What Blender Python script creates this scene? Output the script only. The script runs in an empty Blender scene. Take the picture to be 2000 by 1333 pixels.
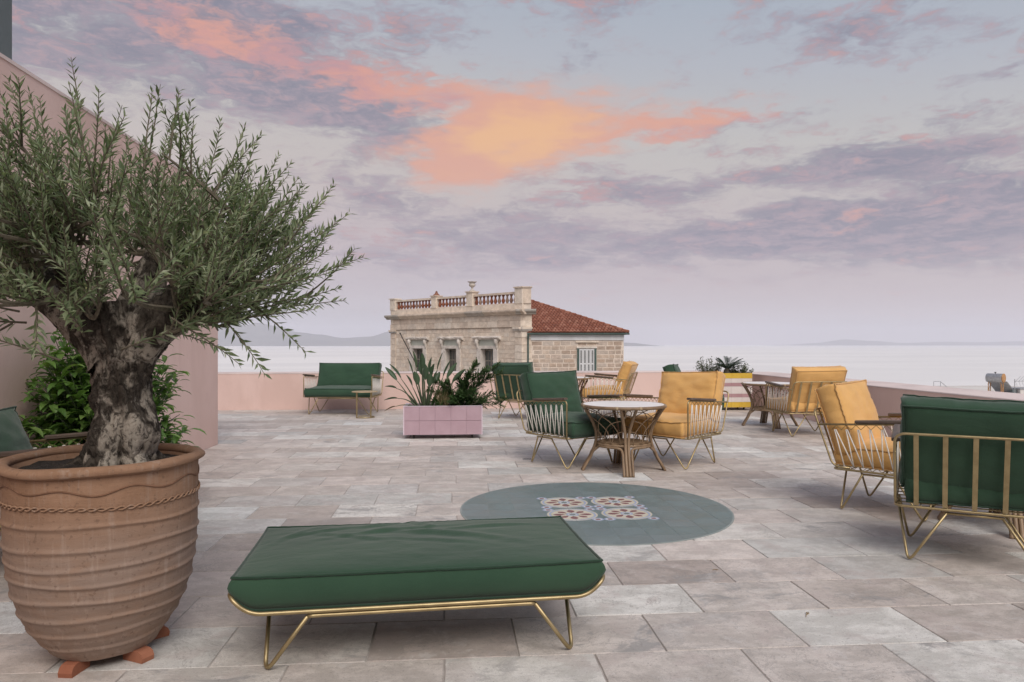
import bpy, math, random
from mathutils import Vector, Matrix, noise, Quaternion
R = math.radians
scene = bpy.context.scene
COL = scene.collection

# ------------------------------------------------------------------ camera
YAW = math.atan(0.08)
cam_data = bpy.data.cameras.new("camera")
cam_data.sensor_width = 36.0
cam_data.lens = 1410 / 2000 * 36.0
cam_data.shift_y = 0.0033
cam_data.clip_start = 0.05
cam_data.clip_end = 80000
camera = bpy.data.objects.new("camera", cam_data)
camera.location = (0, 0, 1.24)
camera.rotation_euler = (R(90), 0, -YAW)
COL.objects.link(camera)
scene.camera = camera


def lin(r, g, b):
    def f(c):
        c /= 255.0
        return c / 12.92 if c <= 0.04045 else ((c + 0.055) / 1.055) ** 2.4
    return (f(r), f(g), f(b), 1.0)


# ------------------------------------------------------------------ node helper
class NT:
    def __init__(self, tree):
        self.t = tree
        self.n = tree.nodes
        self.l = tree.links

    def new(self, kind, **kw):
        nd = self.n.new(kind)
        for k, v in kw.items():
            setattr(nd, k, v)
        return nd

    def put(self, sock, val):
        if val is None:
            return
        if isinstance(val, bpy.types.NodeSocket):
            self.l.new(val, sock)
        else:
            sock.default_value = val

    def math(self, op, a, b=None, c=None, clamp=False):
        nd = self.new("ShaderNodeMath", operation=op, use_clamp=clamp)
        self.put(nd.inputs[0], a)
        self.put(nd.inputs[1], b)
        self.put(nd.inputs[2], c)
        return nd.outputs[0]

    def vmath(self, op, a, b=None, s=None):
        nd = self.new("ShaderNodeVectorMath", operation=op)
        self.put(nd.inputs[0], a)
        self.put(nd.inputs[1], b)
        if s is not None:
            self.put(nd.inputs["Scale"], s)
        return nd.outputs["Value"] if op in ("LENGTH", "DOT_PRODUCT") else nd.outputs[0]

    def rng(self, v, a, b, c=0.0, d=1.0, smooth=True):
        nd = self.new("ShaderNodeMapRange", interpolation_type="SMOOTHSTEP" if smooth else "LINEAR")
        for s, x in zip(nd.inputs[:5], (v, a, b, c, d)):
            self.put(s, x)
        return nd.outputs[0]

    def mix(self, f, a, b, mode="MIX"):
        nd = self.new("ShaderNodeMix", data_type="RGBA", blend_type=mode)
        self.put(nd.inputs[0], f)
        self.put(nd.inputs[6], a)
        self.put(nd.inputs[7], b)
        return nd.outputs[2]

    def noise(self, vec, scale, detail=4.0, rough=0.55, dist=0.0, out=0):
        nd = self.new("ShaderNodeTexNoise")
        self.put(nd.inputs["Vector"], vec)
        self.put(nd.inputs["Scale"], scale)
        self.put(nd.inputs["Detail"], detail)
        self.put(nd.inputs["Roughness"], rough)
        self.put(nd.inputs["Distortion"], dist)
        return nd.outputs[out]

    def ramp(self, f, stops):
        nd = self.new("ShaderNodeValToRGB")
        cr = nd.color_ramp
        while len(cr.elements) < len(stops):
            cr.elements.new(0.5)
        for e, (p, c) in zip(cr.elements, stops):
            e.position = p
            e.color = c
        self.put(nd.inputs[0], f)
        return nd.outputs[0]

    def mapping(self, vec, loc=(0, 0, 0), rot=(0, 0, 0), scale=(1, 1, 1), kind="POINT"):
        nd = self.new("ShaderNodeMapping", vector_type=kind)
        self.put(nd.inputs[0], vec)
        nd.inputs[1].default_value = loc
        nd.inputs[2].default_value = rot
        nd.inputs[3].default_value = scale
        return nd.outputs[0]

    def comb(self, x, y, z=0.0):
        nd = self.new("ShaderNodeCombineXYZ")
        for s, v in zip(nd.inputs, (x, y, z)):
            self.put(s, v)
        return nd.outputs[0]


# ------------------------------------------------------------------ sky: dusk gradient with lit broken cloud
SUN_EL, SUN_AZ = R(45), R(168)          # azimuth measured from +Y towards +X
world = bpy.data.worlds.new("World")
scene.world = world
world.use_nodes = True
wt = NT(world.node_tree)
wt.n.clear()


def sky_pos(px, py):
    """Azimuth and elevation in degrees of a direction given on the survey grid of the view."""
    a = math.atan((px - 1000) / 1410.0)
    e = math.atan((673 - py) / 1410.0 * math.cos(a))
    return math.degrees(a) + math.degrees(YAW), math.degrees(e)


def build_sky():
    tc = wt.new("ShaderNodeTexCoord").outputs["Generated"]
    d = wt.vmath("NORMALIZE", tc)
    sep = wt.new("ShaderNodeSeparateXYZ")
    wt.put(sep.inputs[0], d)
    x, y, z = sep.outputs
    az = wt.math("MULTIPLY", wt.math("ARCTAN2", x, y), 180 / math.pi)
    el = wt.math("MULTIPLY", wt.math("ARCSINE", z), 180 / math.pi)
    # clear sky: dusk colours by height, a little bluer to the right
    tilt = wt.math("ADD", el, wt.math("MULTIPLY", wt.math("SINE", wt.math("MULTIPLY", az, math.pi / 180)), 6.0))
    t = wt.math("DIVIDE", wt.math("MAXIMUM", tilt, 0.0), 90.0)
    base = wt.ramp(t, [(0.0, lin(188, 183, 190)), (0.035, lin(196, 183, 185)), (0.075, lin(200, 183, 182)),
                       (0.125, lin(201, 189, 184)), (0.19, lin(196, 192, 189)), (0.25, lin(181, 185, 194)),
                       (0.34, lin(160, 175, 192)), (0.6, lin(152, 170, 190)), (1.0, lin(148, 164, 188))])
    sky = wt.new("ShaderNodeTexSky", sky_type="NISHITA", sun_disc=False)
    sky.sun_elevation = SUN_EL
    sky.sun_rotation = SUN_AZ
    base = wt.mix(1.0, base, wt.vmath("SCALE", sky.outputs[0], s=0.004), "ADD")
    # ragged coordinates: cloud shapes lie in azimuth / elevation, torn by noise
    P0 = wt.comb(az, el)
    pv = wt.comb(wt.math("MULTIPLY", az, 0.20), wt.math("MULTIPLY", el, 0.58), 1.7)
    wn = wt.noise(pv, 1.0, 3, 0.62, out=1)
    wv = wt.vmath("SUBTRACT", wn, (0.5, 0.5, 0.5))
    P = wt.vmath("ADD", P0, wt.vmath("MULTIPLY", wv, (12.0, 4.2, 0.0)))
    # streaky cloud texture, finer and flatter towards the horizon
    persp = wt.math("POWER", wt.math("DIVIDE", 34.0, wt.math("ADD", wt.math("MAXIMUM", el, 0.0), 12.0)), 0.55)
    q = wt.mapping(P0, rot=(0, 0, R(4)), scale=(0.15, 0.60, 1))
    qv = wt.vmath("ADD", wt.vmath("MULTIPLY", q, wt.comb(1.0, persp, 1.0)), wt.vmath("MULTIPLY", wv, (0.9, 0.9, 0.9)))
    n1 = wt.noise(qv, 1.0, 6, 0.66)
    n2 = wt.noise(wt.vmath("ADD", qv, (3.1, 7.7, 2.2)), 2.9, 5, 0.70)
    nf = wt.math("ADD", wt.math("MULTIPLY", n1, 0.55), wt.math("MULTIPLY", n2, 0.45))

    def blob(px, py, rx, ry, rot=0.0, w=1.0, src=None):
        a, e = sky_pos(px, py)
        k = 180 / math.pi / 1410.0
        v = wt.mapping(src or P, (a, e, 0), (0, 0, R(rot)), (rx * k, ry * k, 1), "TEXTURE")
        return wt.rng(wt.vmath("LENGTH", v), 1.0, 0.0, 0.0, w)

    def total(items, src=None):
        acc = None
        for it in items:
            b = blob(*it, src=src)
            acc = b if acc is None else wt.math("ADD", acc, b)
        return acc

    grey = total([
        (90, 40, 560, 170, -8, 1.55), (420, 20, 460, 90, -6, 1.0), (680, 218, 400, 95, -12, 1.45), (560, 100, 480, 110, -14, .8),
        (760, 20, 300, 90, -5, .7), (1140, -5, 380, 70, -2, .9), (1690, 50, 320, 80, -6, 1.0), (1960, 150, 150, 40, 0, .9),
        (1905, 220, 130, 40, -5, .8), (1170, 118, 150, 36, -6, .6), (720, 370, 260, 80, -8, .95), (1190, 375, 270, 80, -6, 1.1),
        (1560, 328, 420, 60, 3, 1.0), (1800, 310, 300, 60, 2, 1.1), (1480, 462, 820, 70, 3, 1.4), (1900, 425, 560, 130, 2, 1.95),
        (1400, 250, 260, 50, 4, .8), (1030, 440, 360, 60, -4, .75), (800, 490, 560, 110, 0, .75)])
    lit = total([
        (330, 55, 280, 50, -14, 1.0), (600, 122, 420, 62, -13, 1.35), (850, 185, 300, 56, -10, 1.2), (60, 45, 170, 26, -7, .9),
        (700, 50, 260, 70, -4, .5), (1090, 0, 280, 36, -2, .8), (1700, 30, 190, 34, -4, .6), (1905, 215, 90, 26, 0, .6),
        (1150, 378, 150, 44, -8, .95), (1340, 245, 300, 40, 5, 1.45), (740, 468, 140, 40, 0, .8), (860, 494, 110, 24, 0, .7),
        (1660, 440, 110, 34, 0, .75), (1830, 380, 70, 24, 0, .6), (1530, 318, 130, 26, 0, .6), (1750, 272, 90, 26, 0, .7)])
    glow = total([(1020, 262, 330, 125, 10, 1.2), (895, 315, 120, 110, 0, .75), (950, 200, 230, 60, -8, .6), (1290, 246, 290, 46, 5, .75)])
    core = blob(1020, 262, 230, 90, 10, 1.0)
    veil = blob(1000, 520, 2600, 210, 0, .30, src=P0)
    # cloud beyond the surveyed part of the sky goes on in the same broken way
    away = wt.math("MAXIMUM", wt.rng(el, 27.0, 36.0), wt.rng(wt.math("ABSOLUTE", az), 42.0, 56.0))
    cover = wt.math("ADD", wt.math("ADD", wt.math("MULTIPLY", grey, 0.150), 0.035), wt.math("MULTIPLY", away, 0.12))
    ag = wt.math("MULTIPLY", wt.rng(wt.math("ADD", nf, cover), 0.55, 0.76, 0.0, 0.88), wt.rng(el, 1.5, 7.0))
    al = wt.rng(wt.math("ADD", wt.math("ADD", wt.math("MULTIPLY", n2, 0.7), wt.math("MULTIPLY", n1, 0.3)), wt.math("ADD", wt.math("MULTIPLY", lit, 0.22), wt.math("MULTIPLY", away, 0.04))), 0.55, 0.90, 0.0, 0.92)
    agl = wt.rng(wt.math("ADD", glow, wt.math("MULTIPLY", wt.math("SUBTRACT", nf, 0.5), 1.7)), 0.02, 1.10, 0.0, 0.95)
    ac = wt.math("MULTIPLY", wt.rng(wt.math("ADD", core, wt.math("SUBTRACT", n1, 0.5)), 0.05, 0.95, 0.0, 0.9), agl)
    c = wt.mix(veil, base, lin(178, 165, 180))
    gcol = wt.mix(wt.rng(n2, 0.36, 0.66), lin(126, 126, 146), lin(168, 152, 165))
    c = wt.mix(ag, c, gcol)
    lcol = wt.mix(wt.rng(n1, 0.4, 0.62), lin(204, 152, 154), lin(226, 162, 146))
    c = wt.mix(al, c, lcol)
    c = wt.mix(agl, c, lin(228, 168, 146))
    c = wt.mix(ac, c, lin(244, 190, 138))
    bg = wt.new("ShaderNodeBackground")
    wt.put(bg.inputs[0], c)
    bg.inputs[1].default_value = 0.50
    out = wt.new("ShaderNodeOutputWorld")
    wt.l.new(bg.outputs[0], out.inputs[0])


build_sky()
world.cycles.sampling_method = "NONE"

# ------------------------------------------------------------------ broad soft light of the high evening sky
sun_data = bpy.data.lights.new("sun", "SUN")
sun_data.energy = 1.5
sun_data.angle = R(42)
sun_data.color = (1.0, 0.92, 0.84)
sun = bpy.data.objects.new("sun", sun_data)
sun_dir = Vector((math.cos(SUN_EL) * math.sin(SUN_AZ), math.cos(SUN_EL) * math.cos(SUN_AZ), math.sin(SUN_EL)))
sun.rotation_euler = sun_dir.to_track_quat("Z", "Y").to_euler()
sun.location = (0, 0, 30)
COL.objects.link(sun)

vs = scene.view_settings
vs.view_transform = "Standard"
vs.look = "None"
vs.exposure = 0.9
vs.gamma = 1.0
vs.use_curve_mapping = False
scene.cycles.use_denoising = True
scene.cycles.max_bounces = 6
scene.cycles.diffuse_bounces = 3
scene.cycles.glossy_bounces = 3
scene.cycles.transparent_max_bounces = 6
scene.cycles.volume_bounces = 1

UP = Vector((0, 0, 1))


# ------------------------------------------------------------------ object helpers
def tag(o, label=None, cat=None, group=None, kind=None):
    for k, v in (("label", label), ("category", cat), ("group", group), ("kind", kind)):
        if v:
            o[k] = v
    return o


def empty(name, loc=(0, 0, 0), rz=0.0, parent=None):
    o = bpy.data.objects.new(name, None)
    o.empty_display_size = 0.1
    o.location = loc
    o.rotation_euler = (0, 0, rz)
    o.parent = parent
    COL.objects.link(o)
    return o


def inst(name, mesh, parent=None, loc=(0, 0, 0), rot=(0, 0, 0), scale=(1, 1, 1)):
    o = bpy.data.objects.new(name, mesh)
    o.location = loc
    o.rotation_euler = rot
    o.scale = scale
    o.parent = parent
    COL.objects.link(o)
    return o


def copy_tree(o, parent=None):
    n = o.copy()
    n.parent = parent
    COL.objects.link(n)
    for ch in o.children:
        copy_tree(ch, n)
    return n


class MB:
    """Collects plain geometry for one mesh."""

    def __init__(self):
        self.v = []
        self.f = []
        self.m = []

    def quad(self, *idx, mat=0):
        self.f.append(idx)
        self.m.append(mat)

    def box(self, x0, x1, y0, y1, z0, z1, M=None, mat=0):
        b = len(self.v)
        for z in (z0, z1):
            for x, y in ((x0, y0), (x1, y0), (x1, y1), (x0, y1)):
                p = Vector((x, y, z))
                self.v.append(M @ p if M else p)
        for q in ((3, 2, 1, 0), (4, 5, 6, 7), (0, 1, 5, 4), (1, 2, 6, 5), (2, 3, 7, 6), (3, 0, 4, 7)):
            self.quad(*[b + i for i in q], mat=mat)

    def bevel_box(self, x0, x1, y0, y1, z0, z1, c, M=None):
        """A box with a chamfered upper rim (and plain foot)."""
        b = len(self.v)
        rings = (((x0, y0), (x1, y0), (x1, y1), (x0, y1)), z0), (((x0, y0), (x1, y0), (x1, y1), (x0, y1)), z1 - c), (((x0 + c, y0 + c), (x1 - c, y0 + c), (x1 - c, y1 - c), (x0 + c, y1 - c)), z1)
        for ring, z in rings:
            for x, y in ring:
                p = Vector((x, y, z))
                self.v.append(M @ p if M else p)
        for k in (0, 4):
            for i in range(4):
                j = (i + 1) % 4
                self.quad(b + k + i, b + k + j, b + k + 4 + j, b + k + 4 + i)
        self.quad(b + 8, b + 9, b + 10, b + 11)
        self.quad(b + 3, b + 2, b + 1, b)

    def tube(self, pts, r, n=6, closed=False, mat=0, caps=True):
        pts = [Vector(p) for p in pts]
        cnt = len(pts)
        rad = r if callable(r) else (lambda t: r)
        tang = []
        for i in range(cnt):
            if closed:
                a, c = pts[i - 1], pts[(i + 1) % cnt]
            else:
                a, c = pts[max(i - 1, 0)], pts[min(i + 1, cnt - 1)]
            t = (c - a)
            tang.append(t.normalized() if t.length > 1e-9 else Vector((0, 0, 1)))
        t0 = tang[0]
        up = Vector((0, 0, 1)) if abs(t0.z) < 0.9 else Vector((1, 0, 0))
        nrm = (up - t0 * up.dot(t0)).normalized()
        b = len(self.v)
        for i in range(cnt):
            if i:
                nrm = (nrm - tang[i] * nrm.dot(tang[i]))
                nrm = nrm.normalized() if nrm.length > 1e-6 else Vector((1, 0, 0))
            bn = tang[i].cross(nrm)
            rr = rad(i / max(cnt - 1, 1))
            for k in range(n):
                a = 2 * math.pi * k / n
                self.v.append(pts[i] + (nrm * math.cos(a) + bn * math.sin(a)) * rr)
        for i in range(cnt if closed else cnt - 1):
            j = (i + 1) % cnt
            for k in range(n):
                l = (k + 1) % n
                self.quad(b + i * n + k, b + i * n + l, b + j * n + l, b + j * n + k, mat=mat)
        if caps and not closed:
            self.f.append(tuple(b + k for k in reversed(range(n))))
            self.m.append(mat)
            self.f.append(tuple(b + (cnt - 1) * n + k for k in range(n)))
            self.m.append(mat)

    def lathe(self, prof, n=24, c=(0, 0), M=None, cap=True, fn=None):
        b = len(self.v)
        for (r, z) in prof:
            for k in range(n):
                a = 2 * math.pi * k / n
                p = Vector((c[0] + r * math.cos(a), c[1] + r * math.sin(a), z))
                if fn:
                    p = fn(p, a)
                self.v.append(M @ p if M else p)
        for i in range(len(prof) - 1):
            for k in range(n):
                l = (k + 1) % n
                self.quad(b + i * n + k, b + i * n + l, b + (i + 1) * n + l, b + (i + 1) * n + k)
        if cap:
            self.f.append(tuple(b + k for k in reversed(range(n))))
            self.m.append(0)
            self.f.append(tuple(b + (len(prof) - 1) * n + k for k in range(n)))
            self.m.append(0)

    def leaf(self, base, d, nrm, L, W, fold=0.25, at=0.45, mat=0):
        d = d.normalized()
        s = d.cross(nrm)
        s = s.normalized() if s.length > 1e-5 else d.orthogonal().normalized()
        up = s.cross(d)
        b = len(self.v)
        mid = base + d * (L * at)
        self.v += [base, mid + s * W / 2 + up * (W * fold), base + d * L, mid - s * W / 2 + up * (W * fold)]
        self.f += [(b, b + 1, b + 2), (b, b + 2, b + 3)]
        self.m += [mat, mat]

    def mesh(self, name, mat, smooth=False):
        me = bpy.data.meshes.new(name)
        me.from_pydata([tuple(p) for p in self.v], [], self.f)
        for mm in (mat if isinstance(mat, (list, tuple)) else [mat]):
            me.materials.append(mm)
        if isinstance(mat, (list, tuple)):
            me.polygons.foreach_set("material_index", self.m)
        if smooth:
            me.polygons.foreach_set("use_smooth", [True] * len(me.polygons))
        me.update()
        return me

    def build(self, name, mat, parent=None, smooth=False, loc=(0, 0, 0), rot=(0, 0, 0)):
        return inst(name, self.mesh(name, mat, smooth), parent, loc, rot)


def fillet(pts, r, seg=5, closed=False):
    """Round the corners of a polyline."""
    pts = [Vector(p) for p in pts]
    n = len(pts)
    out = []
    for i, p in enumerate(pts):
        if not closed and i in (0, n - 1):
            out.append(p)
            continue
        a, c = pts[i - 1], pts[(i + 1) % n]
        da, dc = (a - p), (c - p)
        k = min(r, da.length * 0.48, dc.length * 0.48)
        p0, p1 = p + da.normalized() * k, p + dc.normalized() * k
        for s in range(seg + 1):
            t = s / seg
            out.append(p0 * (1 - t) ** 2 + p * (2 * t * (1 - t)) + p1 * t ** 2)
    return out


def spline(pts, seg=6):
    """Catmull-Rom through the points."""
    pts = [Vector(p) for p in pts]
    out = []
    for i in range(len(pts) - 1):
        p0, p1, p2, p3 = pts[max(i - 1, 0)], pts[i], pts[i + 1], pts[min(i + 2, len(pts) - 1)]
        for s in range(seg):
            t = s / seg
            out.append(0.5 * ((2 * p1) + (p2 - p0) * t + (2 * p0 - 5 * p1 + 4 * p2 - p3) * t * t + (3 * p1 - p0 - 3 * p2 + p3) * t ** 3))
    out.append(pts[-1])
    return out


# ------------------------------------------------------------------ materials
def material(name):
    m = bpy.data.materials.new(name)
    m.use_nodes = True
    nt = NT(m.node_tree)
    bs = nt.n["Principled BSDF"]
    return m, nt, bs


def c4(c):
    return c if len(c) == 4 else (*c, 1.0)


def objco(nt, rnd=True):
    """Object coordinates, shifted for every object so that copies do not repeat."""
    co = nt.new("ShaderNodeTexCoord").outputs["Object"]
    if rnd:
        oi = nt.new("ShaderNodeObjectInfo").outputs["Random"]
        co = nt.vmath("ADD", co, nt.comb(nt.math("MULTIPLY", oi, 37.0), nt.math("MULTIPLY", oi, 91.0), nt.math("MULTIPLY", oi, 13.0)))
    return co


def bump(nt, bs, h, strength=0.3, dist=0.01):
    nd = nt.new("ShaderNodeBump")
    nd.inputs["Strength"].default_value = strength
    nd.inputs["Distance"].default_value = dist
    nt.put(nd.inputs["Height"], h)
    nt.l.new(nd.outputs[0], bs.inputs["Normal"])


def mottled(name, a, b, scale=6.0, rough=0.8, bump_s=0.2, bump_scale=60.0, detail=6, metallic=0.0, stretch=(1, 1, 1), bdist=0.004):
    m, nt, bs = material(name)
    co = nt.mapping(objco(nt), scale=stretch)
    n = nt.noise(co, scale, detail, 0.6)
    nt.put(bs.inputs["Base Color"], nt.mix(nt.rng(n, 0.32, 0.68), c4(a), c4(b)))
    bs.inputs["Roughness"].default_value = rough
    bs.inputs["Metallic"].default_value = metallic
    if bump_s:
        bump(nt, bs, nt.noise(co, bump_scale, 4, 0.6), bump_s, bdist)
    return m


def fabric(name, col, col2, wrinkle=0.6):
    m, nt, bs = material(name)
    co = objco(nt)
    n = nt.noise(co, 3.0, 4, 0.5)
    weave = nt.noise(co, 420.0, 2, 0.5)
    c = nt.mix(nt.rng(n, 0.35, 0.65), c4(col), c4(col2))
    c = nt.mix(nt.rng(weave, 0.3, 0.75, 0.0, 0.25), c, c4(tuple(x * 1.5 for x in col2[:3])))
    nt.put(bs.inputs["Base Color"], c)
    bs.inputs["Roughness"].default_value = 0.92
    bs.inputs["Specular IOR Level"].default_value = 0.2
    bs.inputs["Sheen Weight"].default_value = 0.25
    bs.inputs["Sheen Roughness"].default_value = 0.5
    w = nt.noise(nt.mapping(co, scale=(1.0, 2.2, 1.6)), 9.0, 5, 0.55, 0.8)
    h = nt.math("ADD", nt.math("MULTIPLY", w, wrinkle), nt.math("MULTIPLY", weave, 0.02))
    bump(nt, bs, h, 0.3, 0.015)
    return m


def paving():
    """Weathered limestone: colour by stone, streaks, stains, pits and worn edges of its own."""
    m, nt, bs = material("limestone_paving")
    oi = nt.new("ShaderNodeObjectInfo").outputs["Random"]
    isl = nt.new("ShaderNodeNewGeometry").outputs["Random Per Island"]
    r = nt.math("FRACT", nt.math("ADD", nt.math("MULTIPLY", oi, 7.31), nt.math("MULTIPLY", isl, 3.77)))
    r2 = nt.math("FRACT", nt.math("MULTIPLY", r, 17.3))
    r3 = nt.math("FRACT", nt.math("MULTIPLY", r, 57.7))
    pos = nt.new("ShaderNodeNewGeometry").outputs["Position"]
    off = nt.comb(nt.math("MULTIPLY", r, 43.0), nt.math("MULTIPLY", r2, 71.0), nt.math("MULTIPLY", r3, 19.0))
    co = nt.vmath("ADD", pos, off)
    base = nt.ramp(r, [(0.0, (0.540, 0.489, 0.450, 1)), (0.2, (0.647, 0.604, 0.560, 1)), (0.42, (0.492, 0.440, 0.400, 1)), (0.58, (0.778, 0.776, 0.735, 1)),
                       (0.68, (0.492, 0.496, 0.478, 1)), (0.82, (0.693, 0.637, 0.593, 1)), (0.93, (0.401, 0.349, 0.316, 1)), (1.0, (0.791, 0.819, 0.808, 1))])
    big = nt.noise(nt.mapping(co, scale=(1, 1.4, 1)), 4.2, 10, 0.74, 0.25)
    c = nt.mix(nt.rng(big, 0.40, 0.60), nt.mix(1.0, base, (.82, .81, .80, 1), "MULTIPLY"), nt.mix(1.0, base, (1.10, 1.09, 1.09, 1), "MULTIPLY"))
    pink = nt.noise(nt.vmath("ADD", co, (9, 4, 2)), 5.0, 6, 0.6, 0.4)
    c = nt.mix(nt.rng(pink, 0.52, 0.62, 0, 0.4), c, (.52, .45, .425, 1))
    grey = nt.noise(nt.mapping(nt.vmath("ADD", co, (2, 8, 5)), scale=(1, 1.6, 1)), 2.6, 9, 0.74, 0.6)
    g = nt.math("MULTIPLY", nt.rng(grey, 0.53, 0.63), nt.rng(r2, 0.35, 0.9, 0.08, 0.8))
    c = nt.mix(g, c, (.33, .325, .32, 1))
    streak = nt.noise(nt.mapping(co, scale=(1, 4, 1)), 14.0, 8, 0.74, 0.3)
    c = nt.mix(nt.rng(streak, 0.55, 0.68, 0, 0.32), c, (.30, .275, .26, 1))
    light = nt.noise(nt.vmath("ADD", co, (5, 1, 7)), 8.0, 9, 0.76, 0.3)
    c = nt.mix(nt.rng(light, 0.53, 0.65, 0, 0.42), c, (.70, .68, .66, 1))
    speck = nt.noise(co, 85.0, 3, 0.6)
    c = nt.mix(nt.rng(speck, 0.60, 0.72, 0, 0.5), c, (.25, .23, .215, 1))
    rust = nt.noise(nt.vmath("ADD", co, (3, 3, 9)), 2.1, 4, 0.5, 0.3)
    c = nt.mix(nt.math("MULTIPLY", nt.rng(rust, 0.66, 0.76, 0, 0.4), nt.rng(r3, 0.55, 0.7)), c, (.46, .34, .24, 1))
    nt.put(bs.inputs["Base Color"], c)
    nt.put(bs.inputs["Roughness"], nt.rng(big, 0.3, 0.7, 0.5, 0.74))
    bs.inputs["Specular IOR Level"].default_value = 0.42
    vein = nt.noise(nt.vmath("ADD", co, (7, 7, 1)), 3.2, 9, 0.72, 0.9)
    vm = nt.math("MULTIPLY", nt.rng(nt.math("ABSOLUTE", nt.math("SUBTRACT", vein, 0.5)), 0.012, 0.0), nt.rng(r3, 0.35, 0.8, 0.0, 0.6))
    c = nt.mix(vm, c, (.26, .245, .235, 1))
    pit = nt.noise(co, 46.0, 5, 0.7)
    c = nt.mix(nt.rng(pit, 0.63, 0.68, 0.0, 0.55), c, (.24, .215, .20, 1))
    grain = nt.noise(co, 260.0, 2, 0.6)
    c = nt.mix(nt.rng(grain, 0.35, 0.65, 0.0, 0.2), c, (.22, .20, .19, 1))
    nt.put(bs.inputs["Base Color"], c)
    h = nt.math("ADD", nt.math("MULTIPLY", big, 0.6), nt.math("ADD", nt.math("MULTIPLY", streak, 0.35), nt.math("MULTIPLY", speck, 0.25)))
    bump(nt, bs, h, 0.55, 0.008)
    return m


def plaster(name, col, dark, light=None):
    m, nt, bs = material(name)
    pos = nt.new("ShaderNodeNewGeometry").outputs["Position"]
    a = nt.noise(nt.mapping(pos, scale=(1, 1, 0.5)), 0.9, 7, 0.62, 0.5)
    drip = nt.noise(nt.mapping(pos, scale=(6, 6, 0.35)), 1.6, 6, 0.6)
    c = nt.mix(nt.rng(a, 0.38, 0.62), c4(dark), c4(col))
    patch = nt.noise(pos, 0.35, 3, 0.5, 0.4)
    c = nt.mix(nt.rng(patch, 0.45, 0.62, 0, 0.35), c, c4(light or col))
    crack = nt.noise(nt.mapping(pos, scale=(1, 1, .6)), 2.2, 9, 0.75, 1.2)
    c = nt.mix(nt.rng(nt.math("ABSOLUTE", nt.math("SUBTRACT", crack, 0.5)), 0.006, 0.0, 0, 0.28), c, c4(tuple(x * .7 for x in dark)))
    c = nt.mix(nt.rng(drip, 0.55, 0.8, 0, 0.3), c, c4(dark))
    fine = nt.noise(pos, 140.0, 3, 0.6)
    c = nt.mix(nt.rng(fine, 0.35, 0.75, 0, 0.12), c, c4(light or col))
    nt.put(bs.inputs["Base Color"], c)
    bs.inputs["Roughness"].default_value = 0.9
    bs.inputs["Specular IOR Level"].default_value = 0.25
    bump(nt, bs, nt.math("ADD", fine, nt.noise(pos, 16.0, 4, 0.6)), 0.25, 0.004)
    return m


def foliage(name, cols, rough=0.55, trans=0.12, spec=0.35):
    """Leaf colours picked leaf by leaf."""
    m, nt, bs = material(name)
    isl = nt.new("ShaderNodeNewGeometry").outputs["Random Per Island"]
    oi = nt.new("ShaderNodeObjectInfo").outputs["Random"]
    r = nt.math("FRACT", nt.math("ADD", isl, oi))
    c = nt.ramp(r, [(i / (len(cols) - 1), c4(x)) for i, x in enumerate(cols)])
    nt.put(bs.inputs["Base Color"], c)
    bs.inputs["Roughness"].default_value = rough
    bs.inputs["Specular IOR Level"].default_value = spec
    tr = nt.new("ShaderNodeBsdfTranslucent")
    nt.put(tr.inputs[0], nt.mix(1.0, c, (1.2, 1.35, 0.7, 1), "MULTIPLY"))
    mx = nt.new("ShaderNodeMixShader")
    mx.inputs[0].default_value = trans
    nt.l.new(bs.outputs[0], mx.inputs[1])
    nt.l.new(tr.outputs[0], mx.inputs[2])
    nt.l.new(mx.outputs[0], nt.n["Material Output"].inputs[0])
    return m


def bark_material():
    m, nt, bs = material("olive_bark")
    co = nt.new("ShaderNodeTexCoord").outputs["Object"]
    v = nt.mapping(co, scale=(1, 1, 0.7))
    n = nt.noise(v, 11.0, 9, 0.68, 0.8)
    f = nt.noise(v, 42.0, 8, 0.72, 0.6)
    big = nt.noise(nt.mapping(co, scale=(1, 1, 0.6)), 7.5, 5, 0.6, 0.5)
    c = nt.mix(nt.rng(f, 0.34, 0.66), (.022, .018, .015, 1), (.105, .09, .074, 1))
    c = nt.mix(nt.math("MULTIPLY", nt.rng(big, 0.47, 0.56), nt.rng(f, 0.38, 0.54, 0.12, 0.95)), c, (.43, .385, .325, 1))
    c = nt.mix(nt.math("MULTIPLY", nt.rng(n, 0.56, 0.68), nt.rng(f, 0.42, 0.6)), c, (.50, .46, .40, 1))
    c = nt.mix(nt.rng(n, 0.40, 0.30, 0, 0.85), c, (.015, .013, .011, 1))
    nt.put(bs.inputs["Base Color"], c)
    bs.inputs["Roughness"].default_value = 0.95
    bs.inputs["Specular IOR Level"].default_value = 0.15
    bump(nt, bs, nt.math("ADD", nt.math("MULTIPLY", f, 0.8), n), 0.9, 0.02)
    return m


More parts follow.
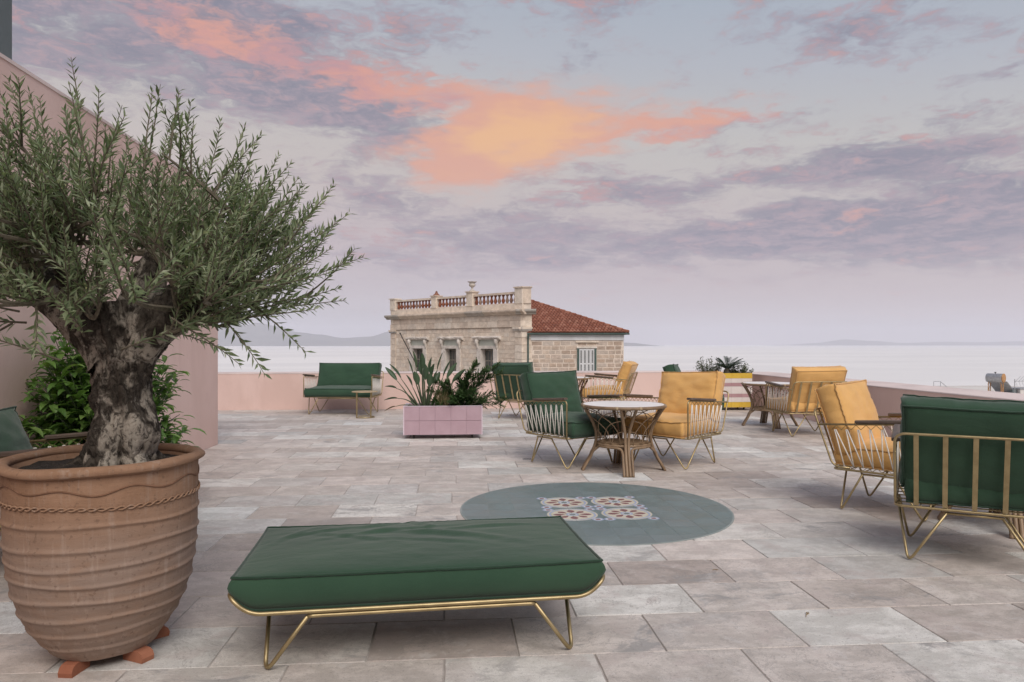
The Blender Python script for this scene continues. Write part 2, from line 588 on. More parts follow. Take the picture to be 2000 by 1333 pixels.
def terracotta(name):
    m, nt, bs = material(name)
    co = objco(nt)
    z = nt.new("ShaderNodeSeparateXYZ")
    nt.put(z.inputs[0], nt.new("ShaderNodeTexCoord").outputs["Object"])
    n = nt.noise(co, 5.0, 9, 0.72, 0.4)
    wash = nt.noise(nt.mapping(co, scale=(1, 1, 3.0)), 5.0, 7, 0.66, 0.5)
    # lime bloom left by watering, heaviest on the lower body
    bloom = nt.math("MULTIPLY", nt.rng(z.outputs[2], 0.70, 0.40), nt.rng(wash, 0.28, 0.62, 0.5, 1.0))
    c = nt.mix(nt.rng(n, 0.3, 0.7), (0.258, 0.150, 0.092, 1), (0.337, 0.208, 0.136, 1))
    c = nt.mix(nt.math("MULTIPLY", bloom, 0.9), c, (0.290, 0.220, 0.180, 1))
    drip = nt.noise(nt.mapping(co, scale=(14, 14, 1.2)), 3.0, 5, 0.6)
    c = nt.mix(nt.rng(drip, 0.52, 0.72, 0, 0.55), c, (0.391, 0.307, 0.255, 1))
    sp = nt.noise(co, 55.0, 4, 0.6)
    c = nt.mix(nt.rng(sp, 0.57, 0.70, 0, 0.55), c, (0.157, 0.099, 0.071, 1))
    nt.put(bs.inputs["Base Color"], c)
    bs.inputs["Roughness"].default_value = 0.88
    bs.inputs["Specular IOR Level"].default_value = 0.25
    bump(nt, bs, nt.math("ADD", nt.noise(nt.mapping(co, scale=(1, 1, 5)), 14.0, 5, 0.6), nt.math("MULTIPLY", sp, 0.4)), 0.35, 0.006)
    return m


M = {}
M["paving"] = paving()
M["grout"] = mottled("paving_grout", (0.345, 0.310, 0.287), (0.529, 0.494, 0.471), 5.0, 0.95, 0.3, 80)
M["pink"] = plaster("pink_plaster", (.72, .54, .49), (.64, .465, .415), (.77, .60, .55))
M["cap"] = plaster("pale_coping", (.74, .63, .60), (.58, .49, .475), (.7, .62, .6))
M["slate"] = plaster("blue_grey_render", (.16, .19, .20), (.12, .145, .15))
M["green"] = fabric("green_canvas", (0.028, 0.065, 0.040), (0.035, 0.078, 0.047))
M["green_pipe"] = fabric("green_piping", (0.019, 0.046, 0.029), (0.024, 0.055, 0.035), 0.1)
M["yellow"] = fabric("mustard_canvas", (0.630, 0.366, 0.125), (0.707, 0.418, 0.152))
M["yellow_pipe"] = fabric("mustard_piping", (0.548, 0.325, 0.122), (0.612, 0.365, 0.144), 0.1)
M["brass"] = mottled("brushed_brass", (0.363, 0.286, 0.155), (0.462, 0.370, 0.207), 14, 0.45, 0.1, 160, 4, 0.8)
M["cord"] = mottled("cotton_cord", (0.672, 0.638, 0.582), (0.784, 0.750, 0.694), 60, 0.9, 0.6, 700, 3, bdist=0.001)
M["armwood"] = mottled("dark_stained_wood", (.085, .06, .045), (.15, .11, .085), 5, 0.5, 0.3, 60, 6, stretch=(9, 1, 9))
M["rattan"] = mottled("rattan_cane", (0.184, 0.121, 0.071), (0.299, 0.207, 0.129), 8, 0.5, 0.3, 90, 6, stretch=(1, 1, .25))
M["binding"] = mottled("cane_binding", (.36, .27, .16), (.46, .36, .23), 30, 0.6, 0.2, 200)
M["whitetop"] = mottled("white_table_top", (.86, .845, .83), (.90, .885, .87), 3, 0.35, 0.05, 40)
M["terracotta"] = terracotta("terracotta_pot")
M["terra_dark"] = mottled("incised_clay", (.16, .085, .05), (.24, .13, .08), 20, 0.95, 0.3, 90)
M["terra_foot"] = mottled("red_clay_foot", (0.288, 0.104, 0.056), (0.368, 0.152, 0.088), 9, 0.85, 0.3, 70)
M["soil"] = mottled("potting_soil", (.012, .009, .007), (.04, .03, .022), 30, 1.0, 1.0, 60, bdist=0.02)
M["bark"] = bark_material()
M["twig"] = mottled("olive_twig", (.10, .085, .06), (.20, .175, .13), 30, 0.9, 0.4, 80)
M["olive"] = foliage("olive_leaf", [(0.113, 0.160, 0.085), (0.168, 0.222, 0.123), (0.217, 0.278, 0.161), (0.294, 0.348, 0.218), (0.133, 0.188, 0.102), (0.463, 0.500, 0.368), (0.197, 0.258, 0.143), (0.337, 0.375, 0.260)], 0.45, 0.25)
M["laurel"] = foliage("laurel_leaf", [(.075, .155, .036), (.11, .21, .048), (.15, .27, .065), (.085, .175, .040), (.21, .32, .09)], 0.35, 0.28, 0.5)
M["strel"] = foliage("paddle_leaf", [(0.041, 0.076, 0.042), (0.057, 0.103, 0.055), (0.076, 0.127, 0.068), (0.049, 0.090, 0.047)], 0.42, 0.1, 0.45)
M["stalk"] = mottled("leaf_stalk", (.055, .085, .045), (.10, .13, .07), 12, 0.5, 0.1, 60)
M["juniper"] = foliage("juniper_needle", [(0.031, 0.072, 0.025), (0.053, 0.109, 0.034), (0.082, 0.152, 0.046), (0.041, 0.088, 0.029)], 0.6, 0.08)
M["straw"] = foliage("dry_grass", [(.24, .19, .10), (.32, .25, .14), (.16, .15, .07), (.11, .13, .05)], 0.8, 0.2)
M["cycad"] = foliage("cycad_leaflet", [(.018, .042, .024), (.028, .060, .032), (.038, .075, .040)], 0.4, 0.05, 0.5)
M["pitto"] = foliage("pittosporum_leaf", [(.040, .066, .020), (.062, .094, .028), (.085, .12, .040), (.048, .078, .024)], 0.4, 0.12, 0.45)
M["wither"] = mottled("withered_leaf", (.20, .15, .07), (.10, .09, .04), 18, 0.8, 0.3, 60)
M["mauve_tile"] = mottled("mauve_tile", (0.419, 0.292, 0.340), (0.461, 0.331, 0.383), 5, 0.5, 0.12, 30)
M["mauve_edge"] = mottled("pale_mauve_edge", (.60, .50, .57), (.66, .56, .63), 8, 0.6, 0.1, 60)
M["yellow_tile"] = mottled("yellow_tile", (.62, .40, .04), (.68, .45, .06), 5, 0.5, 0.1, 30)
M["white_tile"] = mottled("cream_tile", (.66, .60, .57), (.72, .66, .63), 5, 0.5, 0.1, 30)
M["rose_tile"] = mottled("rose_tile", (.40, .235, .25), (.45, .275, .29), 5, 0.5, 0.1, 30)
M["dark"] = mottled("dark_metal", (.02, .02, .02), (.04, .04, .04), 12, 0.6, 0.1, 60)
M["steel"] = mottled("galvanised_steel", (.35, .36, .37), (.5, .51, .52), 9, 0.4, 0.15, 40, metallic=0.7)
M["tankrust"] = mottled("rusty_tank_end", (.36, .19, .08), (.50, .28, .13), 7, 0.7, 0.2, 40)
M["collector"] = mottled("solar_glass", (.05, .065, .068), (.085, .10, .10), 3, 0.2, 0.0, 40)
M["whitewash"] = plaster("whitewash", (.70, .68, .65), (.58, .55, .52))
M["plastic"] = mottled("white_plastic", (.75, .75, .74), (.8, .8, .79), 4, 0.4, 0.0)
M["drain"] = mottled("drain_grate", (.17, .15, .14), (.26, .235, .22), 40, 0.6, 0.4, 120)

# ------------------------------------------------------------------ sea, land, far islands
SEA_Z = -18.0
CY, SY = math.cos(YAW), math.sin(YAW)


def place(xc, zc):
    """Ground position from a distance to the right of, and ahead of, the camera."""
    return (xc * CY + zc * SY, zc * CY - xc * SY)


m, nt, bs = material("calm_milky_sea")
pos = nt.new("ShaderNodeNewGeometry").outputs["Position"]
wv = nt.noise(nt.mapping(pos, scale=(0.002, 0.006, 1)), 1.0, 6, 0.6, 0.5)
nt.put(bs.inputs["Base Color"], nt.mix(nt.rng(wv, 0.38, 0.62), (.77, .765, .755, 1), (.85, .84, .825, 1)))
bs.inputs["Roughness"].default_value = 0.45
bs.inputs["Specular IOR Level"].default_value = 0.25
M["sea"] = m
mb = MB()
S = 19500
n = 20
for j in range(n + 1):
    for i in range(n + 1):
        mb.v.append(Vector((-S + 2 * S * i / n, -S + 2 * S * j / n, SEA_Z)))
for j in range(n):
    for i in range(n):
        a = j * (n + 1) + i
        mb.quad(a, a + 1, a + n + 2, a + n + 1)
tag(mb.build("sea", M["sea"]), "pale calm sea stretching to the horizon", kind="structure")

M["land"] = mottled("dry_town_ground", (.24, .21, .17), (.33, .30, .25), 0.05, 0.95, 0.3, 2.0)
mb = MB()
nx, ny = 30, 26
for j in range(ny + 1):
    for i in range(nx + 1):
        X, Y = -420 + 840 * i / nx, -300 + 540 * j / ny
        z = -9.5 - max(0.0, Y - 20) * 0.055 + 0.8 * noise.noise(Vector((X * .02, Y * .02, 1)))
        if j == ny or i in (0, nx):
            z = min(z, SEA_Z - 1)
        mb.v.append(Vector((X, Y, z)))
for j in range(ny):
    for i in range(nx):
        a = j * (nx + 1) + i
        mb.quad(a, a + 1, a + nx + 2, a + nx + 1)
mb.build("hillside_ground", M["land"])["kind"] = "structure"

M["hill"] = mottled("far_hillside", (.12, .125, .12), (.18, .18, .165), 0.0012, 0.95, 0.0)


def island(name, prof, dist, depth, label):
    """A ridge through surveyed skyline heights with slopes falling to the sea on both sides."""
    mb = MB()
    rows = 14
    pts = []
    for k in range(len(prof) - 1):
        (x0, h0), (x1, h1) = prof[k], prof[k + 1]
        for s in range(10):
            t = s / 10
            pts.append((x0 + (x1 - x0) * t, h0 + (h1 - h0) * (t * t * (3 - 2 * t))))
    pts.append(prof[-1])
    for j in range(rows + 1):
        v = j / rows * 2 - 1
        for px, h in pts:
            zc = dist + v * depth
            xc = (px - 1000) / 1410 * dist
            X, Y = place(xc, zc)
            hm = h * dist / 1410
            ridge = (1 - abs(v)) ** 0.8
            nz = noise.fractal(Vector((X * .0016, Y * .0016, 3)), 1.0, 2.0, 5) * hm * 0.22 * ridge * (1 - ridge + 0.25)
            z = SEA_Z - 3 + (hm + 3) * ridge + nz
            mb.v.append(Vector((X, Y, z)))
    w = len(pts)
    for j in range(rows):
        for i in range(w - 1):
            a = j * w + i
            mb.quad(a, a + 1, a + w + 1, a + w)
    o = mb.build(name, M["hill"], smooth=True)
    tag(o, label, kind="structure")


island("island_hills", [(250, 2), (330, 30), (400, 40), (428, 41), (455, 47), (480, 39), (500, 44), (545, 37), (580, 27), (625, 22), (670, 16), (720, 18), (766, 28),
                        (830, 34), (900, 27), (980, 22), (1080, 14), (1180, 9), (1235, 6), (1270, 1)], 9500, 1300,
       "blue hazy island ridge beyond the sea on the left")
island("far_island_hills", [(1500, 0), (1560, 2), (1600, 5), (1650, 12), (1700, 9), (1760, 5), (1850, 7), (1920, 6), (1990, 8), (2080, 10), (2200, 0)], 14000, 1300,
       "faint low island on the horizon at the right")

# ------------------------------------------------------------------ terrace: body, paving slabs, inlay
FX0, FX1, FY1 = -2.93, 5.80, 14.0
mb = MB()
mb.box(FX0 - 4, 6.55, -5.0, 14.6, -9.9, -0.0055)
floor = mb.build("terrace_floor", M["grout"])
tag(floor, "roof terrace paved with limestone slabs", kind="structure")

rs = random.Random(4)


def slab_mesh(k, w=0.6, d=0.4, gap=0.0035, th=0.02):
    rr = random.Random(k)
    mb = MB()
    outline = []
    hw, hd = w / 2 - gap, d / 2 - gap * .5
    for (ax, ay), (bx, by), seg in (((-hw, -hd), (hw, -hd), 4), ((hw, -hd), (hw, hd), 3), ((hw, hd), (-hw, hd), 4), ((-hw, hd), (-hw, -hd), 3)):
        for s in range(seg):
            t = s / seg
            j = 0.0 if s == 0 else 0.0018
            outline.append((ax + (bx - ax) * t + rr.uniform(-j, j), ay + (by - ay) * t + rr.uniform(-j, j)))
    cnt = len(outline)
    tilt = (rr.uniform(-.0012, .0012), rr.uniform(-.0015, .0015))
    for f, z in ((1.0, -th), (1.0, -0.003), (0.0, 0.0)):
        for x, y in outline:
            if f == 0.0:
                x -= math.copysign(0.0025, x) if abs(x) > hw - 0.004 else 0
                y -= math.copysign(0.0025, y) if abs(y) > hd - 0.004 else 0
            mb.v.append(Vector((x, y, z + tilt[0] * x + tilt[1] * y)))
    for r in (0, 1):
        for i in range(cnt):
            j = (i + 1) % cnt
            mb.quad(r * cnt + i, r * cnt + j, (r + 1) * cnt + j, (r + 1) * cnt + i)
    mb.f.append(tuple(range(2 * cnt, 3 * cnt)))
    mb.m.append(0)
    return mb


slab_variants = [slab_mesh(k) for k in range(14)]
slab_meshes = [s.mesh("paving_slab", M["paving"]) for s in slab_variants]
slabs = []
course = 0
yy = 2.86 - 0.4 * 12
while yy < FY1 - 0.02:
    y0, y1 = yy, min(yy + 0.4, FY1)
    k = round((2.86 - yy) / 0.4)
    off = 0.28 if k % 2 == 0 else 0.58
    off += rs.uniform(-0.035, 0.035) + 0.008 * (yy - 3)
    xl = FX0 if y1 < 9.3 else FX0 - 3.6
    x = off - 0.6 * 20
    while x < FX1:
        a, b = max(x, xl), min(x + 0.6, FX1)
        if b - a > 0.03:
            slabs.append((a, b, y0, y1))
        x += 0.6
    yy += 0.4


def slab_rank(s):
    cx, cy = (s[0] + s[1]) / 2, (s[2] + s[3]) / 2
    zc = cx * SY + cy * CY
    xc = cx * CY - cy * SY
    if zc < 1.6 or abs(xc) > zc * 0.76 + 0.4:
        return 1e6 + zc
    return zc


slabs.sort(key=slab_rank)
rest = MB()
for i, (a, b, y0, y1) in enumerate(slabs):
    v = rs.randrange(14)
    sx, sy = (b - a) / 0.6, (y1 - y0) / 0.4
    flip = rs.random() < 0.5
    if i < 300:
        inst("paving_slab", slab_meshes[v], floor, ((a + b) / 2, (y0 + y1) / 2, rs.uniform(-.001, .001)), (0, 0, math.pi if flip else 0), (sx, sy, 1))
    else:
        src = slab_variants[v]
        base = len(rest.v)
        rest.v += [Vector((p.x * sx + (a + b) / 2, p.y * sy + (y0 + y1) / 2, p.z)) for p in src.v]
        for f in src.f:
            rest.f.append(tuple(base + q for q in f))
            rest.m.append(0)
o = rest.build("paving_slabs", M["paving"], floor)
o["kind"] = "stuff"

# round tiled inlay
m, nt, bs = material("grey_green_cement_tile")
oi = nt.new("ShaderNodeObjectInfo").outputs["Random"]
pos = nt.new("ShaderNodeNewGeometry").outputs["Position"]
nz = nt.noise(nt.vmath("ADD", pos, nt.comb(nt.math("MULTIPLY", oi, 50.0), 0.0, 0.0)), 5.0, 7, 0.65, 0.4)
c = nt.ramp(oi, [(0, (.158, .208, .210, 1)), (.35, (.172, .226, .228, 1)), (.6, (.163, .216, .218, 1)), (.8, (.190, .235, .242, 1)), (1, (.168, .22, .228, 1))])
c = nt.mix(nt.rng(nz, 0.35, 0.72), nt.mix(1.0, c, (.86, .87, .86, 1), "MULTIPLY"), nt.mix(1.0, c, (1.14, 1.12, 1.12, 1), "MULTIPLY"))
bloomn = nt.noise(nt.vmath("ADD", pos, (4, 2, 0)), 3.1, 6, 0.7, 0.8)
c = nt.mix(nt.rng(bloomn, 0.6, 0.78, 0, 0.35), c, (.34, .38, .39, 1))
nt.put(bs.inputs["Base Color"], c)
nt.put(bs.inputs["Roughness"], nt.rng(nz, 0.3, 0.7, 0.34, 0.55))
bump(nt, bs, nt.noise(pos, 40.0, 4, 0.6), 0.12, 0.003)
M["cement"] = m


M["tile_grout"] = mottled("pale_tile_grout", (.24, .28, .275), (.30, .335, .33), 9, 0.8, 0.2, 60)


def cement_colour(name, col):
    return mottled(name, tuple(x * .9 for x in col), col, 9, 0.5, 0.08, 40)


PCOL = [M["cement"], cement_colour("cream_print", (.62, .575, .47)), cement_colour("yellow_print", (.58, .55, .38)), cement_colour("blue_print", (.36, .42, .58)),
        cement_colour("maroon_print", (.24, .10, .10)), cement_colour("white_print", (.58, .60, .62))]
DC = Vector((1.055, 5.388, 0))
DR = 1.0


def motif(x, y):
    """Print of the patterned cement tile; x, y measured from the flower's middle."""
    r = math.hypot(x, y)
    cr = math.hypot(abs(x) - .158, abs(y) - .158)
    if cr < .019:
        return 4
    if cr < .030:
        return 5
    if cr < .041:
        return 3
    if r < .022:
        return 0
    if r < .034:
        return 5
    if r < .047:
        return 3
    if r < .053:
        return 2
    a = math.atan2(y, x)
    for k in range(8):
        d = (a - k * math.pi / 4 + math.pi) % (2 * math.pi) - math.pi
        if abs(d) > 0.6:
            continue
        lx, ly = r * math.cos(d), r * math.sin(d)
        t = (lx - .05) / (.092 if k % 2 == 0 else .082)
        if 0 < t < 1:
            w = (.031 if k % 4 == 2 else .024) * (math.sin(math.pi * t ** 1.25) ** 0.8)
            if abs(ly) < w:
                return 4
    if r < .148:
        return 1
    if r < .156:
        return 2
    if r < .172:
        return 3
    if r < .184:
        return 1
    return 0


inlay = empty("floor_inlay", DC)
tag(inlay, "grey green tiled disc with four flower motifs set into the paving", kind="structure")
mb = MB()
mb.lathe([(DR + .012, -.004), (DR + .012, .0035), (DR + .004, .0045), (0.001, .0045)], 96)
mb.build("grout_bed", M["tile_grout"], inlay)
N = 40
G = 0.2
mb = MB()
g = .0012
for j in range(N + 1):
    for i in range(N + 1):
        mb.v.append(Vector((g + (G - 2 * g) * i / N, g + (G - 2 * g) * j / N, .0055)))
for j in range(N):
    for i in range(N):
        a = j * (N + 1) + i
        mb.quad(a, a + 1, a + N + 2, a + N + 1, mat=motif((i + .5) * G / N, (j + .5) * G / N))
b = len(mb.v)
mb.v += [Vector((g, g, 0)), Vector((G - g, g, 0)), Vector((G - g, G - g, 0)), Vector((g, G - g, 0))]
cor = [0, N, (N + 1) ** 2 - 1, (N + 1) * N]
for i in range(4):
    j = (i + 1) % 4
    mb.quad(b + i, b + j, cor[j], cor[i])
pat_mesh = mb.mesh("patterned_tile", PCOL)
for fx in (-.2, .2):
    for fy in (-.2, .2):
        for q in range(4):
            inst("patterned_tile", pat_mesh, inlay, (fx, fy, 0), (0, 0, q * math.pi / 2))


def clip_poly(poly, inside, cut):
    out = []
    for i, p in enumerate(poly):
        q = poly[(i + 1) % len(poly)]
        if inside(p):
            out.append(p)
        if inside(p) != inside(q):
            out.append(cut(p, q))
    return out


for i in range(-5, 5):
    for j in range(-5, 5):
        if -2 <= i < 2 and -2 <= j < 2:
            continue
        poly = [Vector((i * G + g, j * G + g)), Vector(((i + 1) * G - g, j * G + g)), Vector(((i + 1) * G - g, (j + 1) * G - g)), Vector((i * G + g, (j + 1) * G - g))]
        for k in range(72):
            a = 2 * math.pi * (k + .5) / 72
            nrm = Vector((math.cos(a), math.sin(a)))
            lim = DR * math.cos(math.pi / 72)
            if max(p.dot(nrm) for p in poly) < lim:
                continue
            poly = clip_poly(poly, lambda p: p.dot(nrm) < lim, lambda p, q: p + (q - p) * ((lim - p.dot(nrm)) / ((q - p).dot(nrm))))
            if len(poly) < 3:
                break
        if len(poly) < 3:
            continue
        mb = MB()
        cnt = len(poly)
        dz = rs.uniform(-.0003, .0003)
        for z in (0.0, .0055 + dz):
            mb.v += [Vector((p.x, p.y, z)) for p in poly]
        for k in range(cnt):
            l = (k + 1) % cnt
            mb.quad(k, l, cnt + l, cnt + k)
        mb.f.append(tuple(range(cnt, 2 * cnt)))
        mb.m.append(0)
        mb.build("cement_tile", M["cement"], inlay)

# ------------------------------------------------------------------ parapets and the pink house wall
def parapet(name, x0, x1, y0, y1, h, label):
    e = empty(name, ((x0 + x1) / 2, (y0 + y1) / 2, 0))
    tag(e, label, "parapet")
    cx, cy = e.location.x, e.location.y
    mb = MB()
    mb.box(x0 - cx, x1 - cx, y0 - cy, y1 - cy, -0.3, h - .02)
    mb.build("wall", M["pink"], e)
    mb = MB()
    mb.bevel_box(x0 - cx - .006, x1 - cx + .006, y0 - cy - .006, y1 - cy + .006, h - .018, h, .006)
    mb.build("coping", M["cap"], e)
    return e


parapet("parapet_wall", -6.9, 5.794, 14.0, 14.6, .70, "low pink parapet along the seaward edge behind the sofa")
parapet("parapet_wall", 5.80, 6.55, -4.8, 14.6, .67, "low pink parapet receding down the right edge of the terrace")

e = empty("rear_shading_wing", (0, -4.0, 0))  # assumed wing out of view, added and sized to shade the foreground
tag(e, "unseen pink wing added behind the viewer to shade the near terrace", "house")
mb = MB()
mb.box(-2.925, 6.5, -1.0, 1.0, -9.0, 3.5)
mb.build("wall", M["pink"], e)

e = empty("pink_house", (-5.0, 2.0, 0))
tag(e, "tall pink plastered house wall behind the potted olive tree", "house")
mb = MB()
mb.box(-2.0, 2.07, -7.0, 7.24, -9.0, 3.10)
mb.build("wall", M["pink"], e)
mb = MB()
mb.box(-2.0, 2.078, -7.0, 7.248, 3.10, 3.125)
mb.build("coping", M["cap"], e)
mb = MB()
mb.box(-2.0, 2.04, -7.0, 3.10, 3.126, 6.6)
mb.build("upper_storey", M["slate"], e)
mb = MB()
mb.bevel_box(-.04, .04, -.06, .06, 0, .025, .006)
o = mb.build("outlet_box", M["plastic"], e, loc=(2.072, 4.75, .80), rot=(0, R(90), 0))

# ------------------------------------------------------------------ neoclassical stone house beyond the parapet
def stone_mat(name, cols, mortar=False):
    m, nt, bs = material(name)
    oi = nt.new("ShaderNodeObjectInfo").outputs["Random"]
    pos = nt.new("ShaderNodeNewGeometry").outputs["Position"]
    co = nt.vmath("ADD", pos, nt.comb(nt.math("MULTIPLY", oi, 31.0), 0.0, nt.math("MULTIPLY", oi, 17.0)))
    c = nt.ramp(oi, [(i / (len(cols) - 1), c4(x)) for i, x in enumerate(cols)])
    n = nt.noise(co, 2.4, 8, 0.66, 0.5)
    c = nt.mix(nt.rng(n, 0.3, 0.72), nt.mix(1.0, c, (.78, .76, .74, 1), "MULTIPLY"), nt.mix(1.0, c, (1.12, 1.1, 1.08, 1), "MULTIPLY"))
    dirt = nt.noise(nt.mapping(pos, scale=(2, 2, .5)), 1.3, 7, 0.68, 0.6)
    c = nt.mix(nt.rng(dirt, 0.58, 0.76, 0, 0.4), c, (.42, .37, .32, 1))
    nt.put(bs.inputs["Base Color"], c)
    bs.inputs["Roughness"].default_value = 0.93
    bs.inputs["Specular IOR Level"].default_value = 0.2
    bump(nt, bs, nt.noise(co, 9.0, 6, 0.7), 0.6, 0.03)
    return m


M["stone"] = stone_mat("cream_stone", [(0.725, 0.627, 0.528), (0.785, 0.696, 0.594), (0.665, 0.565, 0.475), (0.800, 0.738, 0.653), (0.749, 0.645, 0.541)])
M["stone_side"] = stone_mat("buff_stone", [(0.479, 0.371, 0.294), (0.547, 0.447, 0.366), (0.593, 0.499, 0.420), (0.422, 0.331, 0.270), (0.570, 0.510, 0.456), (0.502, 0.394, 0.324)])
M["mortar"] = stone_mat("lime_mortar", [(0.684, 0.603, 0.522), (0.730, 0.650, 0.570)])
M["marble"] = stone_mat("grey_marble", [(.46, .44, .41), (.56, .52, .475), (.38, .375, .37)])
M["frame_stone"] = stone_mat("pale_window_stone", [(0.684, 0.644, 0.594), (0.752, 0.708, 0.666)])
M["baluster"] = stone_mat("red_clay_baluster", [(.24, .085, .045), (.29, .11, .065), (.27, .10, .058), (.34, .25, .20), (.23, .082, .05), (.30, .12, .075)])
M["old_shutter"] = stone_mat("weathered_shutter", [(.24, .225, .195), (.30, .28, .245)])
M["pane_dark"] = mottled("dark_pane", (.045, .05, .05), (.09, .095, .09), 3, 0.2, 0.0)
M["eave_green"] = mottled("green_gutter", (.045, .085, .075), (.075, .12, .105), 5, 0.6, 0.1)
M["eave_white"] = plaster("white_band", (0.730, 0.748, 0.768), (0.627, 0.638, 0.648))
M["copper"] = plaster("verdigris_panel", (.50, .51, .45), (.40, .42, .37))
m, nt, bs = material("roof_tile_clay")
isl = nt.new("ShaderNodeNewGeometry").outputs["Random Per Island"]
oi = nt.new("ShaderNodeObjectInfo").outputs["Random"]
pos = nt.new("ShaderNodeNewGeometry").outputs["Position"]
c = nt.ramp(nt.math("FRACT", nt.math("ADD", isl, oi)), [(0, (.20, .068, .040, 1)), (.3, (.26, .090, .052, 1)), (.55, (.23, .078, .045, 1)), (.8, (.31, .12, .075, 1)), (1, (.36, .165, .11, 1))])
c = nt.mix(nt.rng(nt.noise(pos, 2.0, 7, .66), .45, .75, 0, .4), c, (.15, .065, .045, 1))
nt.put(bs.inputs["Base Color"], c)
bs.inputs["Roughness"].default_value = 0.85
M["roof_tile"] = m

HA = Vector((4.226, 44.806, 0))
HB = Vector((-4.739, 55.254, 0))
HC = Vector((10.526, 44.302, 0))
FD = (HB - HA).normalized()
FL = (HB - HA).length
FN = Vector((-FD.y, FD.x, 0))
if FN.y > 0:
    FN = -FN
SD = (HC - HA).normalized()
SL = (HC - HA).length
SN = Vector((SD.y, -SD.x, 0))
if SN.y > 0:
    SN = -SN
house = empty("stone_house", (HA.x, HA.y, -9.8))
tag(house, "old neoclassical stone house with balustraded parapet and red tile roof beyond the terrace", "house")
OFF = Vector((HA.x, HA.y, -9.8))


def frame_matrix(D, N):
    """Local x along the wall from the corner, y outwards, z up (world height), relative to the house empty."""
    return Matrix(((D.x, N.x, 0, 0), (D.y, N.y, 0, 0), (0, 0, 1, 9.8), (0, 0, 0, 1)))


MF = frame_matrix(FD, FN)
MS = frame_matrix(SD, SN)


def wall_box(Mx, s0, s1, n0, n1, z0, z1, name, mat, parent=None, M2=None):
    mb = MB()
    mb.box(s0, s1, n0, n1, z0, z1, Mx)
    return mb.build(name, mat, parent or house)


# core of the house (mortar coloured walls) as a solid footprint
Dp = HB + SN * (-6.0) + SD * 4.0
HI = -FN * .42
foot = [HA + SD * .62 - OFF, HC - OFF, HC - SN * 9.0 - OFF, HB + HI + SD * 6.0 - SN * 2.0 - OFF, HB + HI - OFF, HA + HI + SD * .3 - OFF]
WIN = (3.12, 6.77, 10.45)
mb = MB()
for z in (0.0, 9.8 + 2.0):
    for p in foot:
        mb.v.append(Vector((p.x, p.y, z)))
nf_ = len(foot)
for i in range(nf_):
    j = (i + 1) % nf_
    mb.quad(i, j, nf_ + j, nf_ + i)
mb.f.append(tuple(range(nf_, 2 * nf_)))
mb.m.append(0)
mb.build("wall_core", M["mortar"], house)
edges = [0.0] + [v for c in WIN for v in (c - .61, c + .61)] + [FL]
for k in range(0, len(edges), 2):
    wall_box(MF, edges[k], edges[k + 1], -.45, 0, -9.5, .952, "facade_wall", M["mortar"])
wall_box(MF, 0.0, FL, -.45, 0, .953, 2.019, "facade_wall", M["mortar"])
wall_box(MS, .012, .64, -.45, -.001, -9.5, 2.018, "corner_wall", M["mortar"])
# upper facade wall behind the frieze and plinth
wall_box(MF, -.02, FL, -.55, -.02, 2.02, 3.85, "upper_wall", M["mortar"])
wall_box(MS, -.02, .55, -.60, -.03, 2.02, 3.80, "upper_wall", M["mortar"])

unit = MB()
unit.v = []
c_ = .5
for z, k in ((-.5, .5), (.42, .5), (.5, .47)):
    for x, y in ((-1, -1), (1, -1), (1, 1), (-1, 1)):
        unit.v.append(Vector((x * k, y * k, z)))
for k in (0, 4):
    for i in range(4):
        j = (i + 1) % 4
        unit.quad(k + i, k + j, k + 4 + j, k + 4 + i)
unit.quad(8, 9, 10, 11)
unit_stone = unit.mesh("stone", M["stone"])
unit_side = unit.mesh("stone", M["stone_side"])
unit_marble = unit.mesh("stone", M["marble"])
rh = random.Random(77)


def block(Mx, mesh, s0, s1, z0, z1, out, name="stone", depth=.10):
    """One dressed stone standing proud of the wall face by `out`."""
    c = Mx @ Vector(((s0 + s1) / 2, out - depth / 2, (z0 + z1) / 2))
    o = bpy.data.objects.new(name, mesh)
    rot = Mx.to_3x3()
    # unit block: x along wall, y up, z outwards
    B = Matrix((rot @ Vector((1, 0, 0)), rot @ Vector((0, 0, 1)), rot @ Vector((0, 1, 0)))).transposed()
    if B.determinant() < 0:
        B = Matrix((rot @ Vector((-1, 0, 0)), rot @ Vector((0, 0, 1)), rot @ Vector((0, 1, 0)))).transposed()
    o.matrix_local = Matrix.Translation(c) @ B.to_4x4() @ Matrix.Diagonal((s1 - s0, z1 - z0, depth, 1))
    o.parent = house
    COL.objects.link(o)
    return o


# facade masonry between the windows
z = 2.30
row = 0
while z > -1.2:
    h = rh.uniform(.25, .31)
    s = .62 - (row % 2) * .0
    while s < FL - .62:
        w = rh.uniform(.45, .95)
        e_ = min(s + w, FL - .60)
        if e_ - s < .2:
            break
        blocked = any(s < c + 1.0 and e_ > c - 1.0 for c in WIN) and z < 1.80
        if blocked:
            c = [c for c in WIN if s < c + 1.0 and e_ > c - 1.0][0]
            if s < c - 1.25:
                block(MF, unit_stone, s + .012, c - 1.0 - .012, z - h + .012, z - .012, rh.uniform(.010, .03))
            s = c + 1.0
            continue
        block(MF, unit_stone, s + .012, e_ - .012, z - h + .012, z - .012, rh.uniform(.010, .03))
        s = e_
    z -= h
    row += 1
